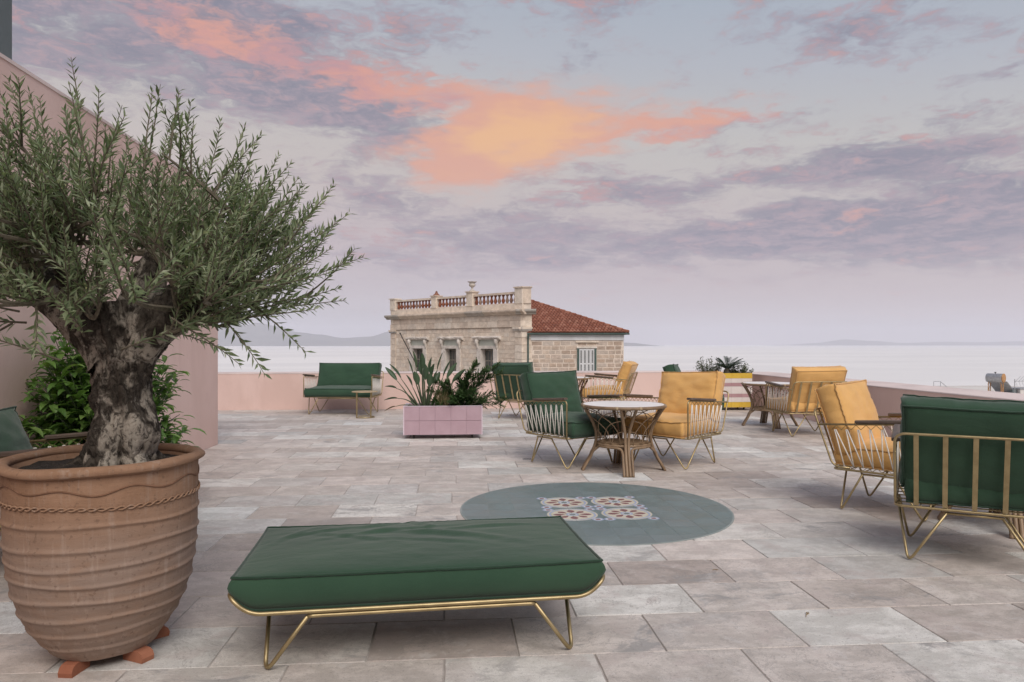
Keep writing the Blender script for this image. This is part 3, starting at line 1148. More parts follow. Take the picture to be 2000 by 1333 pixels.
# corner pilasters in larger stones
for s0, s1 in ((-.05, .60), (FL - .58, FL + .04)):
    z = 2.10
    while z > -1.2:
        block(MF, unit_stone, s0, s1, z - .44, z - .008, .075, "pilaster_stone", .2)
        z -= .45
z = 2.10
while z > -1.2:
    block(MS, unit_stone, -.07, .55, z - .44, z - .008, .06, "pilaster_stone", .2)
    z -= .45
for s0, s1 in ((-.14, .68), (FL - .66, FL + .12)):
    wall_box(MF, s0, s1, -.1, .15, 2.10, 2.20, "pilaster_cap", M["marble"])
    wall_box(MF, s0 - .03, s1 + .03, -.1, .18, 2.202, 2.32, "pilaster_cap", M["stone"])
wall_box(MS, -.20, .60, -.1, .15, 2.10, 2.20, "pilaster_cap", M["marble"])
wall_box(MS, -.23, .64, -.1, .18, 2.202, 2.32, "pilaster_cap", M["stone"])
# frieze in two courses
for z0, z1, o_ in ((2.325, 2.73, .10), (2.74, 3.10, .06)):
    s = -.08
    while s < FL:
        e_ = min(s + rh.uniform(.7, 1.2), FL + .03)
        block(MF, unit_stone, s + .004, e_ - .004, z0, z1, o_ + rh.uniform(-.004, .004), "frieze_stone", .16)
        s = e_
    s = -.12
    while s < .50:
        e_ = min(s + .72, .60)
        block(MS, unit_stone, s + .004, e_ - .004, z0, z1, o_ + rh.uniform(-.004, .004), "frieze_stone", .16)
        s = e_
# main cornice in marble lengths
for Mx, L0, L1 in ((MF, -.38, FL + .40), (MS, -.42, .86)):
    s = L0
    while s < L1 - .05:
        e_ = min(s + rh.uniform(1.3, 2.3), L1)
        mb = MB()
        sec = [(.02, 3.10), (.20, 3.12), (.24, 3.20), (.34, 3.25), (.40, 3.33), (.40, 3.42), (.02, 3.455)]
        for q in (s + .003, e_ - .003):
            mb.v += [Mx @ Vector((q, n_, zz)) for n_, zz in sec]
        ns = len(sec)
        for i in range(ns):
            j = (i + 1) % ns
            mb.quad(i, j, ns + j, ns + i)
        mb.f += [tuple(range(ns)), tuple(reversed(range(ns, 2 * ns)))]
        mb.m += [0, 0]
        mb.build("cornice_stone", M["marble"] if rh.random() < .75 else M["stone"], house)
        s = e_
# plinth, piers, rails, balusters
wall_box(MF, -.06, FL + .03, -.40, .06, 3.456, 3.80, "plinth", M["stone"])
piers = [(-.06, .58), (4.56, 5.14), (8.38, 8.88), (13.22, FL + .06)]
for i, (a, b) in enumerate(piers):
    top = 4.78 if i == 0 else 4.72 if i == 1 else 4.62
    wall_box(MF, a, b, -.46, .10, 3.80, top, "pier", M["stone"])
    wall_box(MF, a - .07, b + .07, -.52, .17, top + .001, top + .075, "pier_cap", M["stone"])
wall_box(MS, -.055, .55, -.50, .04, 3.802, 4.778, "pier_return", M["stone"])
wall_box(MS, -.05, .62, -.52, .10, 4.782, 4.852, "pier_cap", M["stone"])
bal_prof = [(.115, 0), (.115, .04), (.06, .07), (.08, .13), (.118, .22), (.112, .28), (.07, .38), (.055, .47), (.07, .52), (.105, .57), (.105, .62)]
mb = MB()
mb.lathe(bal_prof, 10)
bal_mesh = mb.mesh("baluster", M["baluster"], True)
for (a, b) in ((.58, 4.56), (5.14, 8.38), (8.88, 13.22)):
    wall_box(MF, a + .001, b - .001, -.30, -.02, 4.425, 4.56, "hand_rail", M["stone"])
    n = int((b - a) / .36)
    for k in range(n):
        s = a + (b - a) * (k + .5) / n
        p = MF @ Vector((s, -.16, 3.802))
        inst("baluster", bal_mesh, house, p)
# urn and broken finial
mb = MB()
mb.lathe([(.22, 0), (.22, .05), (.12, .09), (.07, .18), (.06, .25), (.12, .30), (.20, .36), (.23, .46), (.20, .52), (.17, .56), (.30, .63), (.33, .66), (.28, .66), (.10, .58)], 20)
mb.build("urn", M["marble"], house, True, MF @ Vector((4.85, -.18, 4.797)))
mb = MB()
mb.lathe([(.26, 0), (.22, .06), (.13, .12), (.07, .2), (.05, .27), (.01, .30)], 10, fn=lambda p, a: p + Vector((.03 * math.sin(a * 2), .03 * math.cos(a * 3), .03 * math.sin(a))))
mb.build("broken_finial", M["baluster"], house, True, MF @ Vector((8.63, -.18, 4.697)))

# facade windows
for i, c in enumerate(WIN):
    w = .60
    win = MB()
    win.box(c - w, c + w, -.44, -.40, -9.0, .95, MF)
    wo = win.build("window", M["pane_dark"], house)
    for s0, s1 in ((c - .98, c - w), (c + w, c + .98)):
        wall_box(MF, s0, s1, -.30, .11, -1.2, .95, "window_jamb", M["frame_stone"], wo)
    wall_box(MF, c - .98, c + .98, -.30, .112, .951, 1.16, "lintel", M["frame_stone"], wo)
    wall_box(MF, c - .80, c + .80, -.2, .05, 1.161, 1.55, "panel", M["copper"], wo)
    mb = MB()
    sec = [(.0, 1.551), (.16, 1.56), (.24, 1.64), (.30, 1.66), (.30, 1.74), (.0, 1.80)]
    n = 9
    for q in range(n + 1):
        s = c - 1.28 + 2.56 * q / n
        for n_, zz in sec:
            mb.v.append(MF @ Vector((s, n_ * rh.uniform(.8, 1.0) if 0 < q < n else n_, zz + (rh.uniform(-.02, .01) if n_ > .1 else 0))))
    ns = len(sec)
    for q in range(n):
        for k in range(ns):
            j = (k + 1) % ns
            mb.quad(q * ns + k, q * ns + j, (q + 1) * ns + j, (q + 1) * ns + k)
    mb.f += [tuple(range(ns)), tuple(reversed(range(n * ns, (n + 1) * ns)))]
    mb.m += [0, 0]
    mb.build("hood", M["frame_stone"], wo)
    for s in (c - .92, c + .92):
        mb = MB()
        mb.tube([MF @ Vector((s, .06, 1.54)), MF @ Vector((s, .15, 1.46)), MF @ Vector((s, .17, 1.36)), MF @ Vector((s, .10, 1.26)), MF @ Vector((s, .08, 1.10)), MF @ Vector((s, .07, .92))], lambda t: .12 * (1 - t) + .06, 8)
        mb.build("bracket", M["frame_stone"], wo, True)
    for s0, s1 in ((c - w + .01, c - .01), (c + .01, c + w - .01)):
        sh = wall_box(MF, s0, s1, -.36, -.32, -1.2, .92, "shutter", M["old_shutter"], wo)
        a = (s1 - s0)
        for k in range(2):
            x0 = s0 + a * (.10 + .46 * k)
            wall_box(MF, x0, x0 + a * .36, -.319, -.310, -1.1, .12, "shutter", M["pane_dark"], wo)
            wall_box(MF, x0, x0 + a * .36, -.319, -.310, .20, .82, "shutter", M["pane_dark"], wo)
mb = MB()
mb.tube([MF @ Vector((10.6, -.1, -.5)), MF @ Vector((11.05, .9, 1.55)), MF @ Vector((11.15, 1.1, 2.0))], .035, 6)
mb.lathe([(.03, 0), (.07, .04), (.03, .09)], 8, M=Matrix.Translation(MF @ Vector((11.16, 1.12, 2.0))))
mb.build("flag_pole", M["dark"], house)

# side wall: coursed buff stone with one shuttered window
z = 1.44
row = 0
SW = (3.42, 4.62)
while z > -1.2:
    h = rh.uniform(.25, .30)
    s = .56 + rh.uniform(0, .2)
    while s < SL - .08:
        w = rh.uniform(.34, .78)
        e_ = min(s + w, SL - .02)
        if e_ - s > .12:
            if z < 1.12 and s < SW[1] and e_ > SW[0]:
                if s < SW[0] - .2:
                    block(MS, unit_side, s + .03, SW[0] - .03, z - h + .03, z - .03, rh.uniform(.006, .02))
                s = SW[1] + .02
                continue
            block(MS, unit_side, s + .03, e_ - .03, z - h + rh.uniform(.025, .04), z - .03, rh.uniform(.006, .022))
        s = e_
    z -= h
    row += 1
win = MB()
win.box(SW[0] + .12, SW[1] - .12, -.01, .012, -1.2, .98, MS)
wo = win.build("window", M["pane_dark"], house)
wall_box(MS, SW[0], SW[0] + .12, 0.0, .07, -1.2, 1.00, "window_jamb", M["eave_green"], wo)
wall_box(MS, SW[1] - .12, SW[1], 0.0, .07, -1.2, 1.00, "window_jamb", M["eave_green"], wo)
wall_box(MS, SW[0] - .04, SW[1] + .04, 0.0, .08, 1.001, 1.10, "lintel", M["frame_stone"], wo)
wall_box(MS, SW[0] - .10, SW[1] + .14, 0.0, .10, 1.36, 1.45, "hood", M["stone"], wo)
for k in range(4):
    a = SW[0] + .13 + (SW[1] - SW[0] - .26) * k / 4
    b = a + (SW[1] - SW[0] - .26) / 4
    for s0, s1 in ((a + .004, a + .065), (b - .065, b - .004)):
        wall_box(MS, s0, s1, .013, .04, -1.2, .96, "shutter", M["eave_white"], wo)
    for z0, z1 in ((.86, .959), (-.02, .08)):
        wall_box(MS, a + .0651, b - .0651, .013, .038, z0, z1, "shutter", M["eave_white"], wo)
    zz = .12
    while zz < .84:
        wall_box(MS, a + .0652, b - .0652, .014, .030, zz, zz + .018, "louvre", M["eave_white"], wo)
        zz += .062
    zz = -.9
    while zz < -.05:
        wall_box(MS, a + .0652, b - .0652, .014, .030, zz, zz + .018, "louvre", M["eave_white"], wo)
        zz += .062
# white band, gutter, eave
wall_box(MS, .40, SL + .02, -.3, .06, 1.50, 1.83, "eave_band", M["eave_white"])
wall_box(MS, .40, SL + .14, -.2, .16, 1.831, 1.86, "eave_band", M["eave_white"])
mb = MB()
sec = [(.16, 1.865), (.20, 1.84), (.27, 1.84), (.31, 1.88), (.31, 1.95), (.28, 1.95), (.26, 1.89), (.19, 1.89)]
for q in (.30, SL + .32):
    mb.v += [MS @ Vector((q, n_, zz)) for n_, zz in sec]
ns = len(sec)
for i in range(ns):
    j = (i + 1) % ns
    mb.quad(i, j, ns + j, ns + i)
mb.f += [tuple(range(ns)), tuple(reversed(range(ns, 2 * ns)))]
mb.m += [0, 0]
mb.tube([MS @ Vector((.36, .24, 1.88)), MS @ Vector((.36, .20, 1.7)), MS @ Vector((.36, .10, 1.5)), MS @ Vector((.36, .10, -1.2))], .055, 8)
mb.build("gutter", M["eave_green"], house)

# hipped roof of clay tiles: stepped, rounded rows on a real slope
PITCH = math.tan(R(21.2))
E0 = .26                                  # eave overhang
eave_z = 1.97
RUN = 6.1


def roof_surface(s, t):
    """s along the eave from the corner, t up the slope (plan distance)."""
    return MS @ Vector((s, E0 - t, eave_z + t * PITCH))


S_END = SL + .26
tiles = MB()
colw, rowl = .215, .33
rows = int(RUN / rowl)
for r in range(rows):
    t0 = r * rowl
    smax = S_END - t0 * 1.0
    smin = -4.0
    ncol = int((smax - smin) / colw)
    for cidx in range(ncol):
        s1 = smax - cidx * colw
        s0 = s1 - colw
        if s0 < .40:
            continue
        # hidden behind the pier and cornice of the front: skip what lies inside the facade block
        base = len(tiles.v)
        lift = rh.uniform(-.004, .004)
        for tt, dz in ((t0 - .02, .052), (t0 + rowl, .020)):
            for k in range(5):
                a = math.pi * k / 4
                s = s0 + colw * .5 - colw * .5 * math.cos(a) * .98
                p = roof_surface(s, tt) + Vector((0, 0, dz + lift + .062 * math.sin(a)))
                tiles.v.append(p)
        for k in range(4):
            tiles.quad(base + k, base + k + 1, base + 5 + k + 1, base + 5 + k)
        # open front edge of the tile
        for k in range(5):
            tiles.v.append(tiles.v[base + k] - Vector((0, 0, .034)))
        for k in range(4):
            tiles.quad(base + 10 + k, base + 10 + k + 1, base + k + 1, base + k)
o = tiles.build("roof_tiles", M["roof_tile"], house, False)
o["kind"] = "stuff"
mb = MB()
def s_behind(t):
    k = FN.x * SD.x + FN.y * SD.y
    return (-.12 - (E0 - t) * FN.dot(SN)) / k


mb.v += [roof_surface(s_behind(0), 0), roof_surface(S_END, 0), roof_surface(S_END - RUN, RUN), roof_surface(.40, RUN)]
mb.v += [MS @ Vector((S_END, E0 - 14.8, eave_z))]
mb.quad(0, 1, 2, 3)
mb.f.append((1, 4, 2))
mb.m.append(0)
mb.v += [MS @ Vector((-5.0, E0 - RUN, 2.02))]
mb.f += [(0, 3, 5)]
mb.m += [0]
mb.build("roof_deck", M["roof_tile"], house)
hip_prev = None
for k in range(18):
    t0, t1 = k * .335, (k + 1) * .335 + .05
    a = roof_surface(S_END - t0, t0) + Vector((0, 0, .06))
    b = roof_surface(S_END - t1, t1) + Vector((0, 0, .035))
    mb = MB()
    mb.tube([a, b], lambda t: .105 - .02 * t, 10)
    mb.build("ridge_tile", M["roof_tile"], house, True)

# ------------------------------------------------------------------ neighbouring flat roof with its fittings, below the terrace level
roofz = -1.9
nh = empty("neighbour_house", (32.0, 44.0, -9.8))
tag(nh, "whitewashed flat roofed house just below the right parapet", "house")
mb = MB()
mb.box(-10, 10, -8, 8, 0, 9.8 + roofz - .02)
mb.build("wall", M["whitewash"], nh)
mb = MB()
mb.box(-10.05, 10.05, -8.05, 8.05, 9.8 + roofz - .019, 9.8 + roofz)
mb.build("roof", M["whitewash"], nh)


def far(px, zc):
    return place((px - 1000) / 1410 * zc, zc)


def far_z(py, zc):
    return 1.24 - (py - 673) * zc / 1410


ZC = 43.0
X, Y = far(1944, ZC)
sw = empty("solar_water_heater", (X, Y, roofz))
tag(sw, "solar water heater with a rusty round tank end above the right parapet", "water heater")
zt = far_z(738.5, ZC) - roofz
ax = Vector((.50, -.86, 0)).normalized()
Mt = Matrix.Translation((0, 0, zt)) @ ax.to_track_quat("Z", "Y").to_matrix().to_4x4()
mb = MB()
mb.lathe([(.15, -.46), (.25, -.44), (.265, -.40), (.265, .40), (.262, .43)], 28, M=Mt)
tk = mb.build("tank", M["steel"], sw, True)
mb = MB()
mb.lathe([(.272, .42), (.275, .46), (.24, .475), (.15, .49), (.01, .495)], 28, M=Mt)
mb.build("tank_end", M["tankrust"], tk, True)
mb = MB()
mb.tube([Mt @ Vector((0, 0, 0)), (0, 0, zt + .33)], .02, 6)
mb.lathe([(.06, 0), (.06, .04), (.01, .05)], 8, M=Matrix.Translation((0, 0, zt + .31)))
mb.build("valve", M["dark"], tk)
mb = MB()
side = Vector((ax.y, -ax.x, 0))
if side.x < 0:
    side = -side
for s in (-.36, .36):
    for d in (-.10, .22):
        p = ax * s + side * d
        mb.tube([Vector((p.x, p.y, 0)), Vector((p.x * .9, p.y * .9, zt - .18))], .025, 6)
    a, b = ax * s - side * .10, ax * s + side * .22
    mb.tube([Vector((a.x, a.y, .1)), Vector((b.x, b.y, zt - .35))], .014, 5)
    mb.tube([Vector((b.x, b.y, .1)), Vector((a.x, a.y, zt - .35))], .014, 5)
mb.build("stand", M["tankrust"], sw)
for k in range(2):
    mb = MB()
    o0 = ax * (-.50 + .52 * k)
    a = o0 + side * .25 + UP * (zt - .26)
    b = o0 + side * 1.55 + UP * .12
    c = b + ax * .50
    d = a + ax * .50
    nrm = (b - a).cross(d - a).normalized()
    if nrm.z < 0:
        nrm = -nrm
    mb.v += [a, b, c, d, a + nrm * .07, b + nrm * .07, c + nrm * .07, d + nrm * .07]
    for q in ((3, 2, 1, 0), (4, 5, 6, 7), (0, 1, 5, 4), (1, 2, 6, 5), (2, 3, 7, 6), (3, 0, 4, 7)):
        mb.quad(*q)
    pn = mb.build("collector_frame", M["steel"], sw)
    mb = MB()
    m0 = nrm * .075
    mb.v += [p + m0 for p in (a.lerp(c, .06), b.lerp(d, .06), c.lerp(a, .06), d.lerp(b, .06))]
    mb.quad(0, 1, 2, 3)
    mb.build("collector_glass", M["collector"], pn)
    mb = MB()
    mb.tube([b + UP * -.0, Vector((b.x, b.y, 0))], .02, 5)
    mb.build("collector_foot", M["steel"], pn)

X, Y = far(1982, ZC)
an = empty("tv_antenna", (X, Y, roofz))
tag(an, "television aerial on a thin mast at the right edge above the parapet", "antenna")
mb = MB()
mb.tube([(0, 0, 0), (0, 0, far_z(741, ZC) - roofz)], .022, 6)
mb.build("mast", M["steel"], an)
mb = MB()
zb = far_z(745, ZC) - roofz
mb.tube([(0, 0, zb), (.85, -.1, zb)], .013, 5)
for k in range(4):
    x = .05 + .2 * k
    mb.tube([(x, 0, zb), (x + .22, -.12, zb + .30)], .008, 4)
    mb.tube([(x, 0, zb), (x + .20, .12, zb - .30)], .008, 4)
mb.build("boom", M["steel"], an)

X, Y = far(1840, 46.0)
rl_ = empty("roof_railing", (X, Y, roofz))
tag(rl_, "thin metal stair railing rising above the right parapet", "railing")
mb = MB()
z1 = far_z(745.5, 46) - roofz
pts_ = [(-.56, 0), (-.10, 0), (.28, .35), (.58, .65)]
for x, dz in pts_[:3]:
    mb.tube([(x, 0, 0), (x, 0, z1 - dz)], .017, 5)
mb.tube([(-.56, 0, z1), (-.10, 0, z1), (.62, 0, z1 - .62)], .017, 5)
mb.tube([(-.10, 0, z1 - .25), (-.22, 0, 0)], .014, 5)
mb.build("rails", M["steel"], rl_)

X, Y = far(1996, ZC)
ch = empty("roof_hut", (X, Y, roofz))
tag(ch, "small plastered roof hut cut by the right frame edge behind the aerial", "hut")
mb = MB()
mb.box(-.10, 1.6, 0, 1.2, 0, far_z(761, ZC) - roofz)
mb.build("wall", M["whitewash"], ch)
mb = MB()
mb.box(-.14, 1.64, -.04, 1.24, far_z(761, ZC) - roofz + .001, far_z(759, ZC) - roofz)
mb.build("roof", M["steel"], ch)
mb = MB()
mb.box(-.44, -.18, .2, .6, 0, far_z(761.5, ZC) - roofz)
mb.build("chimney", M["slate"], ch)

# ------------------------------------------------------------------ wire furniture
def cushion(w, d, t, seed, puff=0.03, folds=0.006, nx=26, ny=24, extra=None, wave=1.0, tuck=0.0, hollow=1.0):
    """Boxed cushion lying flat, centred, with its two lines of piping."""
    rr = random.Random(seed)
    sd = rr.uniform(0, 90)
    mb = MB()

    def side(a, b):
        # plan position: slightly hollow sides, corners pulled out
        x = a * w / 2 * (1 - 0.022 * hollow * (1 - b * b))
        y = b * d / 2 * (1 - 0.026 * hollow * (1 - a * a))
        return x, y

    def skin(a, b, s):
        x, y = side(a, b)
        p = (1 - abs(a) ** 3.0) * (1 - abs(b) ** 3.0)
        z = t / 2 - 0.016 + puff * p ** 0.55
        e = max(abs(a), abs(b)) ** 6
        v = Vector((x * 7 + sd, y * 13 + sd, s * 3.0))
        z += folds * noise.fractal(v * 0.9, 1.0, 2.0, 3) * (0.35 + p)
        # gathers running in from the seams
        if abs(a) > abs(b):
            z += folds * 0.8 * e * noise.noise(Vector((sd, y * 46, x * 5)))
        else:
            z += folds * 0.8 * e * noise.noise(Vector((x * 46, sd, y * 5)))
        if extra and s > 0:
            z += extra(x, y)
        z += wave * (0.010 * noise.noise(Vector((x * 2.2 + sd, y * 2.2, s))) + 0.012 * (abs(a) * abs(b)) ** 8)
        if s < 0:
            z = t / 2 - 0.012 + (z - t / 2 + 0.012) * 0.35
            k = max(0.0, min(1.0, (abs(a) - .86) / .14))
            z -= tuck * k * k
        return Vector((x, y, s * z))

    for s in (1, -1):
        base = len(mb.v)
        for j in range(ny + 1):
            for i in range(nx + 1):
                mb.v.append(skin(i / nx * 2 - 1, j / ny * 2 - 1, s))
        for j in range(ny):
            for i in range(nx):
                q = base + j * (nx + 1) + i
                f = (q, q + 1, q + nx + 2, q + nx + 1)
                mb.quad(*(f if s > 0 else f[::-1]))
    per = [(i, 0) for i in range(nx)] + [(nx, j) for j in range(ny)] + [(i, ny) for i in range(nx, 0, -1)] + [(0, j) for j in range(ny, 0, -1)]
    tot = (nx + 1) * (ny + 1)
    rings = [[j * (nx + 1) + i for i, j in per]]
    for k in (0.25, 0.5, 0.75):
        ring = []
        for i, j in per:
            a, b = mb.v[j * (nx + 1) + i], mb.v[tot + j * (nx + 1) + i]
            p = a.lerp(b, k)
            nrm = Vector((p.x / w, p.y / d, 0)).normalized()
            out = 0.020 * math.sin(math.pi * k) + folds * 0.9 * noise.noise(Vector((p.x * 30 + sd, p.y * 30, k * 2)))
            ring.append(len(mb.v))
            mb.v.append(p + nrm * out)
        rings.append(ring)
    rings.append([tot + j * (nx + 1) + i for i, j in per])
    for r0, r1 in zip(rings, rings[1:]):
        for k in range(len(per)):
            l = (k + 1) % len(per)
            mb.quad(r0[k], r1[k], r1[l], r0[l])
    pip = MB()
    for r in (rings[0], rings[-1]):
        pts = []
        for q in r:
            p = mb.v[q]
            pts.append(p * 1.0 + Vector((p.x / w, p.y / d, 0)).normalized() * 0.003 + Vector((0, 0, .002 if p.z > 0 else -.002)))
        pip.tube(pts, 0.0055, 6, closed=True)
    return mb, pip


def add_cushion(name, parent, w, d, t, seed, colour, loc, rot=(0, 0, 0), **kw):
    mb, pip = cushion(w, d, t, seed, **kw)
    o = mb.build(name, M[colour], parent, True, loc, rot)
    pip.build("piping", M[colour + "_pipe"], o, True)
    return o


ZF = 0.315
ROD = 0.0078


def seat_tree(W, nslat):
    """Brass wire seat: frame, back with slats, arms with laced cord, four hairpin legs. Faces -Y."""
    e = empty("wire_seat_frame")
    hx = W / 2
    yf, yb = -.36, .30
    # seat frame
    mb = MB()
    mb.tube(fillet([(-hx, yf, ZF), (hx, yf, ZF), (hx, yb, ZF), (-hx, yb, ZF)], .05, 5, True), ROD, 8, True)
    for k in range(1, 6):
        y = yf + (yb - yf) * k / 6
        mb.tube([(-hx, y, ZF + .002), (hx, y, ZF + .002)], .004, 5)
    for k in range(1, 6):
        x = -hx + W * k / 6
        mb.tube([(x, yf, ZF + .009), (x, yb, ZF + .009)], .003, 5)
    mb.build("seat_frame", M["brass"], e, True)
    # back frame and slats
    bt, zt = .445, .745
    mb = MB()
    mb.tube(fillet([(-hx, yb - .12, ZF + .016), (-hx, yb, ZF + .016), (-hx, bt, zt), (hx, bt, zt), (hx, yb, ZF + .016), (hx, yb - .12, ZF + .016)], .06, 6), ROD, 8)
    bk = mb.build("back_frame", M["brass"], e, True)
    for k in range(nslat):
        x = -hx + W * (k + .75) / (nslat + .5)
        mb = MB()
        a, b = Vector((x, yb + .005, ZF + .012)), Vector((x, bt, zt))
        d = (b - a).normalized()
        nrm = Vector((0, d.z, -d.y))
        s = Vector((.0125, 0, 0))
        for p in (a, b):
            mb.v += [p - s - nrm * .003, p + s - nrm * .003, p + s + nrm * .003, p - s + nrm * .003]
        for i in range(4):
            j = (i + 1) % 4
            mb.quad(i, j, 4 + j, 4 + i)
        mb.quad(3, 2, 1, 0)
        mb.quad(4, 5, 6, 7)
        mb.build("slat", M["brass"], bk)
    # arms
    def arm_z(y):
        return .69 + (.635 - .69) * (y + .36) / .78
    for s in (-1, 1):
        x = s * hx
        yp = .415
        mb = MB()
        mb.tube(fillet([(x, yf, ZF), (x, yf, .69), (x, yp, arm_z(yp))], .05, 6), ROD, 8)
        zig = []
        for k in range(19):
            y = -.31 + .62 * k / 18
            zig.append((x, y, arm_z(y) - (.006 if k % 2 else .040)))
        mb.tube(zig, .003, 5)
        zig = [(x, -.33 + .58 * k / 18, ZF + (.006 if k % 2 else .034)) for k in range(19)]
        mb.tube(zig, .003, 5)
        arm = mb.build("arm_frame", M["brass"], e, True)
        mb = MB()
        y0, y1, hw = -.345, .14, .027
        n = 10
        for k in range(n + 1):
            y = y0 + (y1 - y0) * k / n
            ww = hw * (0.86 if k in (0, n) else 1)
            z = arm_z(y) + .009
            mb.v += [Vector((x - ww, y, z)), Vector((x + ww, y, z)), Vector((x + ww, y, z + .015)), Vector((x + ww - .006, y, z + .021)), Vector((x - ww + .006, y, z + .021)), Vector((x - ww, y, z + .015))]
        for k in range(n):
            for i in range(6):
                j = (i + 1) % 6
                mb.quad(k * 6 + i, k * 6 + j, (k + 1) * 6 + j, (k + 1) * 6 + i)
        mb.f += [(5, 4, 3, 2, 1, 0), tuple(n * 6 + i for i in range(6))]
        mb.m += [0, 0]
        mb.build("armrest", M["armwood"], arm)
        N = 8
        for k in range(N):
            yt = -.285 + .57 * k / (N - 1)
            b0 = -.315 + .535 * k / N
            b1 = -.315 + .535 * (k + 1) / N
            top = Vector((x, yt, arm_z(yt) - .038))
            mb = MB()
            for yb2, sg in ((b0, -1), (b1, 1)):
                bot = Vector((x, yb2, ZF + .026))
                mb.tube([top + Vector((0, sg * .004, 0)), bot], .0050, 5)
            mb.build("cord", M["cord"], arm, True)
    # hairpin legs and the rails between them
    fx, ff, fb = hx - .065, -.295, .27
    zr = ZF - .021
    for sx in (-1, 1):
        for fy, ey, sy in ((ff, yf + .012, -1), (fb, yb - .012, 1)):
            foot = Vector((sx * fx, fy, -.011))
            p1 = Vector((sx * (hx - .012), fy - sy * .175, zr))
            p2 = Vector((sx * (hx - min(.26, hx * .66)), ey, zr))
            mb = MB()
            mb.tube(fillet([p1, foot, p2], .055, 8), ROD, 8)
            mb.build("leg", M["brass"], e, True)
    y0, y1 = ff + .175, fb - .175
    for sx in (-1, 1):
        rail = MB()
        rail.tube([(sx * (hx - .012), y0 - .01, zr), (sx * (hx - .012), y1 + .01, zr)], ROD * .95, 8)
        rail.build("leg_rail", M["brass"], e, True)
    xi = hx - min(.26, hx * .66)
    for ey in (yf + .012, yb - .012):
        rail = MB()
        rail.tube([(-xi - .01, ey, zr), (xi + .01, ey, zr)], ROD * .95, 8)
        rail.build("leg_rail", M["brass"], e, True)
    return e


def facing(dx, dz):
    """Heading so that a -Y facing piece looks along (right, ahead) as seen from the camera."""
    X, Y = dx * CY + dz * SY, dz * CY - dx * SY
    return math.atan2(X, -Y)


chair_proto = seat_tree(.77, 5)
first = [True]


def armchair(colour, xc, zc, fdx, fdz, label, seed, sag=0.0):
    if first[0]:
        e = chair_proto
        first[0] = False
    else:
        e = bpy.data.objects.new("armchair", None)
        COL.objects.link(e)
        for ch in frame_children:
            copy_tree(ch, e)
    e.name = "armchair"
    X, Y = place(xc, zc)
    e.location = (X, Y, 0)
    e.rotation_euler = (0, 0, facing(fdx, fdz))
    tag(e, label, "armchair", "wire armchairs on the terrace")
    r = random.Random(seed)
    add_cushion("seat_cushion", e, .675, .68, .165, seed, colour, (r.uniform(-.006, .006), -.05, .408), (R(1.5), 0, R(r.uniform(-1.5, 1.5))), puff=r.uniform(.034, .048), folds=.009)
    add_cushion("back_cushion", e, .685, .50, .17, seed + 50, colour, (r.uniform(-.01, .01), .297 - sag * .2, .682 - sag), (R(72 + r.uniform(-2.5, 2)), R(r.uniform(-2.2, 2.2)), 0), puff=r.uniform(.042, .06), folds=.013)
    return e


frame_children = list(chair_proto.children)
armchair("green", .62, 7.57, .61, -.79, "green cushioned armchair left of the rattan table with the white top", 1)
armchair("green", .186, 12.08, .52, .85, "green armchair seen from behind beside the pink planter", 2)
armchair("yellow", 1.70, 7.56, -.71, -.70, "mustard yellow armchair right of the central rattan table", 3)
armchair("yellow", 1.71, 12.7, -.95, .31, "mustard armchair in side view near the far parapet below the stone house window", 4)
armchair("green", 2.70, 10.6, .95, -.30, "green armchair almost hidden behind the central mustard armchair", 5)
armchair("yellow", 4.04, 9.97, -.11, .99, "mustard armchair seen from behind at the table by the striped planter", 6)
armchair("yellow", 2.88, 5.46, .72, -.69, "large mustard armchair in side view next to the nearest green chair back", 7)
armchair("green", 2.69, 4.23, .49, .87, "nearest green armchair seen from behind, cut by the right frame edge", 8)
armchair("green", -2.64, 4.05, .985, .17, "green armchair mostly hidden behind the terracotta pot on the left", 9, .08)

# two-seat sofa
sofa = seat_tree(1.22, 10)
sofa.name = "two_seat_sofa"
X, Y = place(-3.02, 12.98)
sofa.location = (X, Y, 0)
sofa.rotation_euler = (0, 0, facing(-.08, -1))
tag(sofa, "green two seat wire sofa standing against the far pink parapet", "sofa")
add_cushion("seat_cushion", sofa, 1.15, .68, .15, 21, "green", (0, -.05, .405), (R(1.5), 0, 0), nx=36)
add_cushion("back_cushion", sofa, 1.13, .44, .16, 22, "green", (.01, .30, .665), (R(73), 0, 0), nx=36)

# ------------------------------------------------------------------ daybed
bed = empty("daybed", (-.145, 3.19, 0), R(4.3))
tag(bed, "low green daybed with a brass wire frame in the foreground", "daybed")
hx, hy, zf = .722, .392, .236
mb = MB()
loop = [(-hx, -hy, .305), (-hx + .075, -hy, zf), (hx - .075, -hy, zf), (hx, -hy, .305), (hx, hy, .305), (hx - .075, hy, zf), (-hx + .075, hy, zf), (-hx, hy, .305)]
mb.tube(fillet(loop, .075, 7, True), .0085, 8, True)
for k in range(1, 8):
    x = -hx + .09 + (2 * hx - .18) * k / 8
    mb.tube([(x, -hy, zf), (x, hy, zf)], .005, 5)
mb.build("frame", M["brass"], bed, True)
zr = zf - .019
for sx in (-1, 1):
    for sy in (-1, 1):
        foot = Vector((sx * .60, sy * .335, -.013))
        mb = MB()
        mb.tube(fillet([(sx * .612, sy * .14, zr), foot, (sx * .435, sy * (hy - .004), zr)], .06, 8), .0085, 8)
        mb.build("leg", M["brass"], bed, True)
for sy in (-1, 1):
    mb = MB()
    mb.tube(fillet([(-.435, sy * (hy - .004), zr), (-.40, sy * (hy - .004), zr + .001), (.40, sy * (hy - .004), zr + .001), (.435, sy * (hy - .004), zr)], .02, 3), .0082, 8)
    mb.build("leg_rail", M["brass"], bed, True)
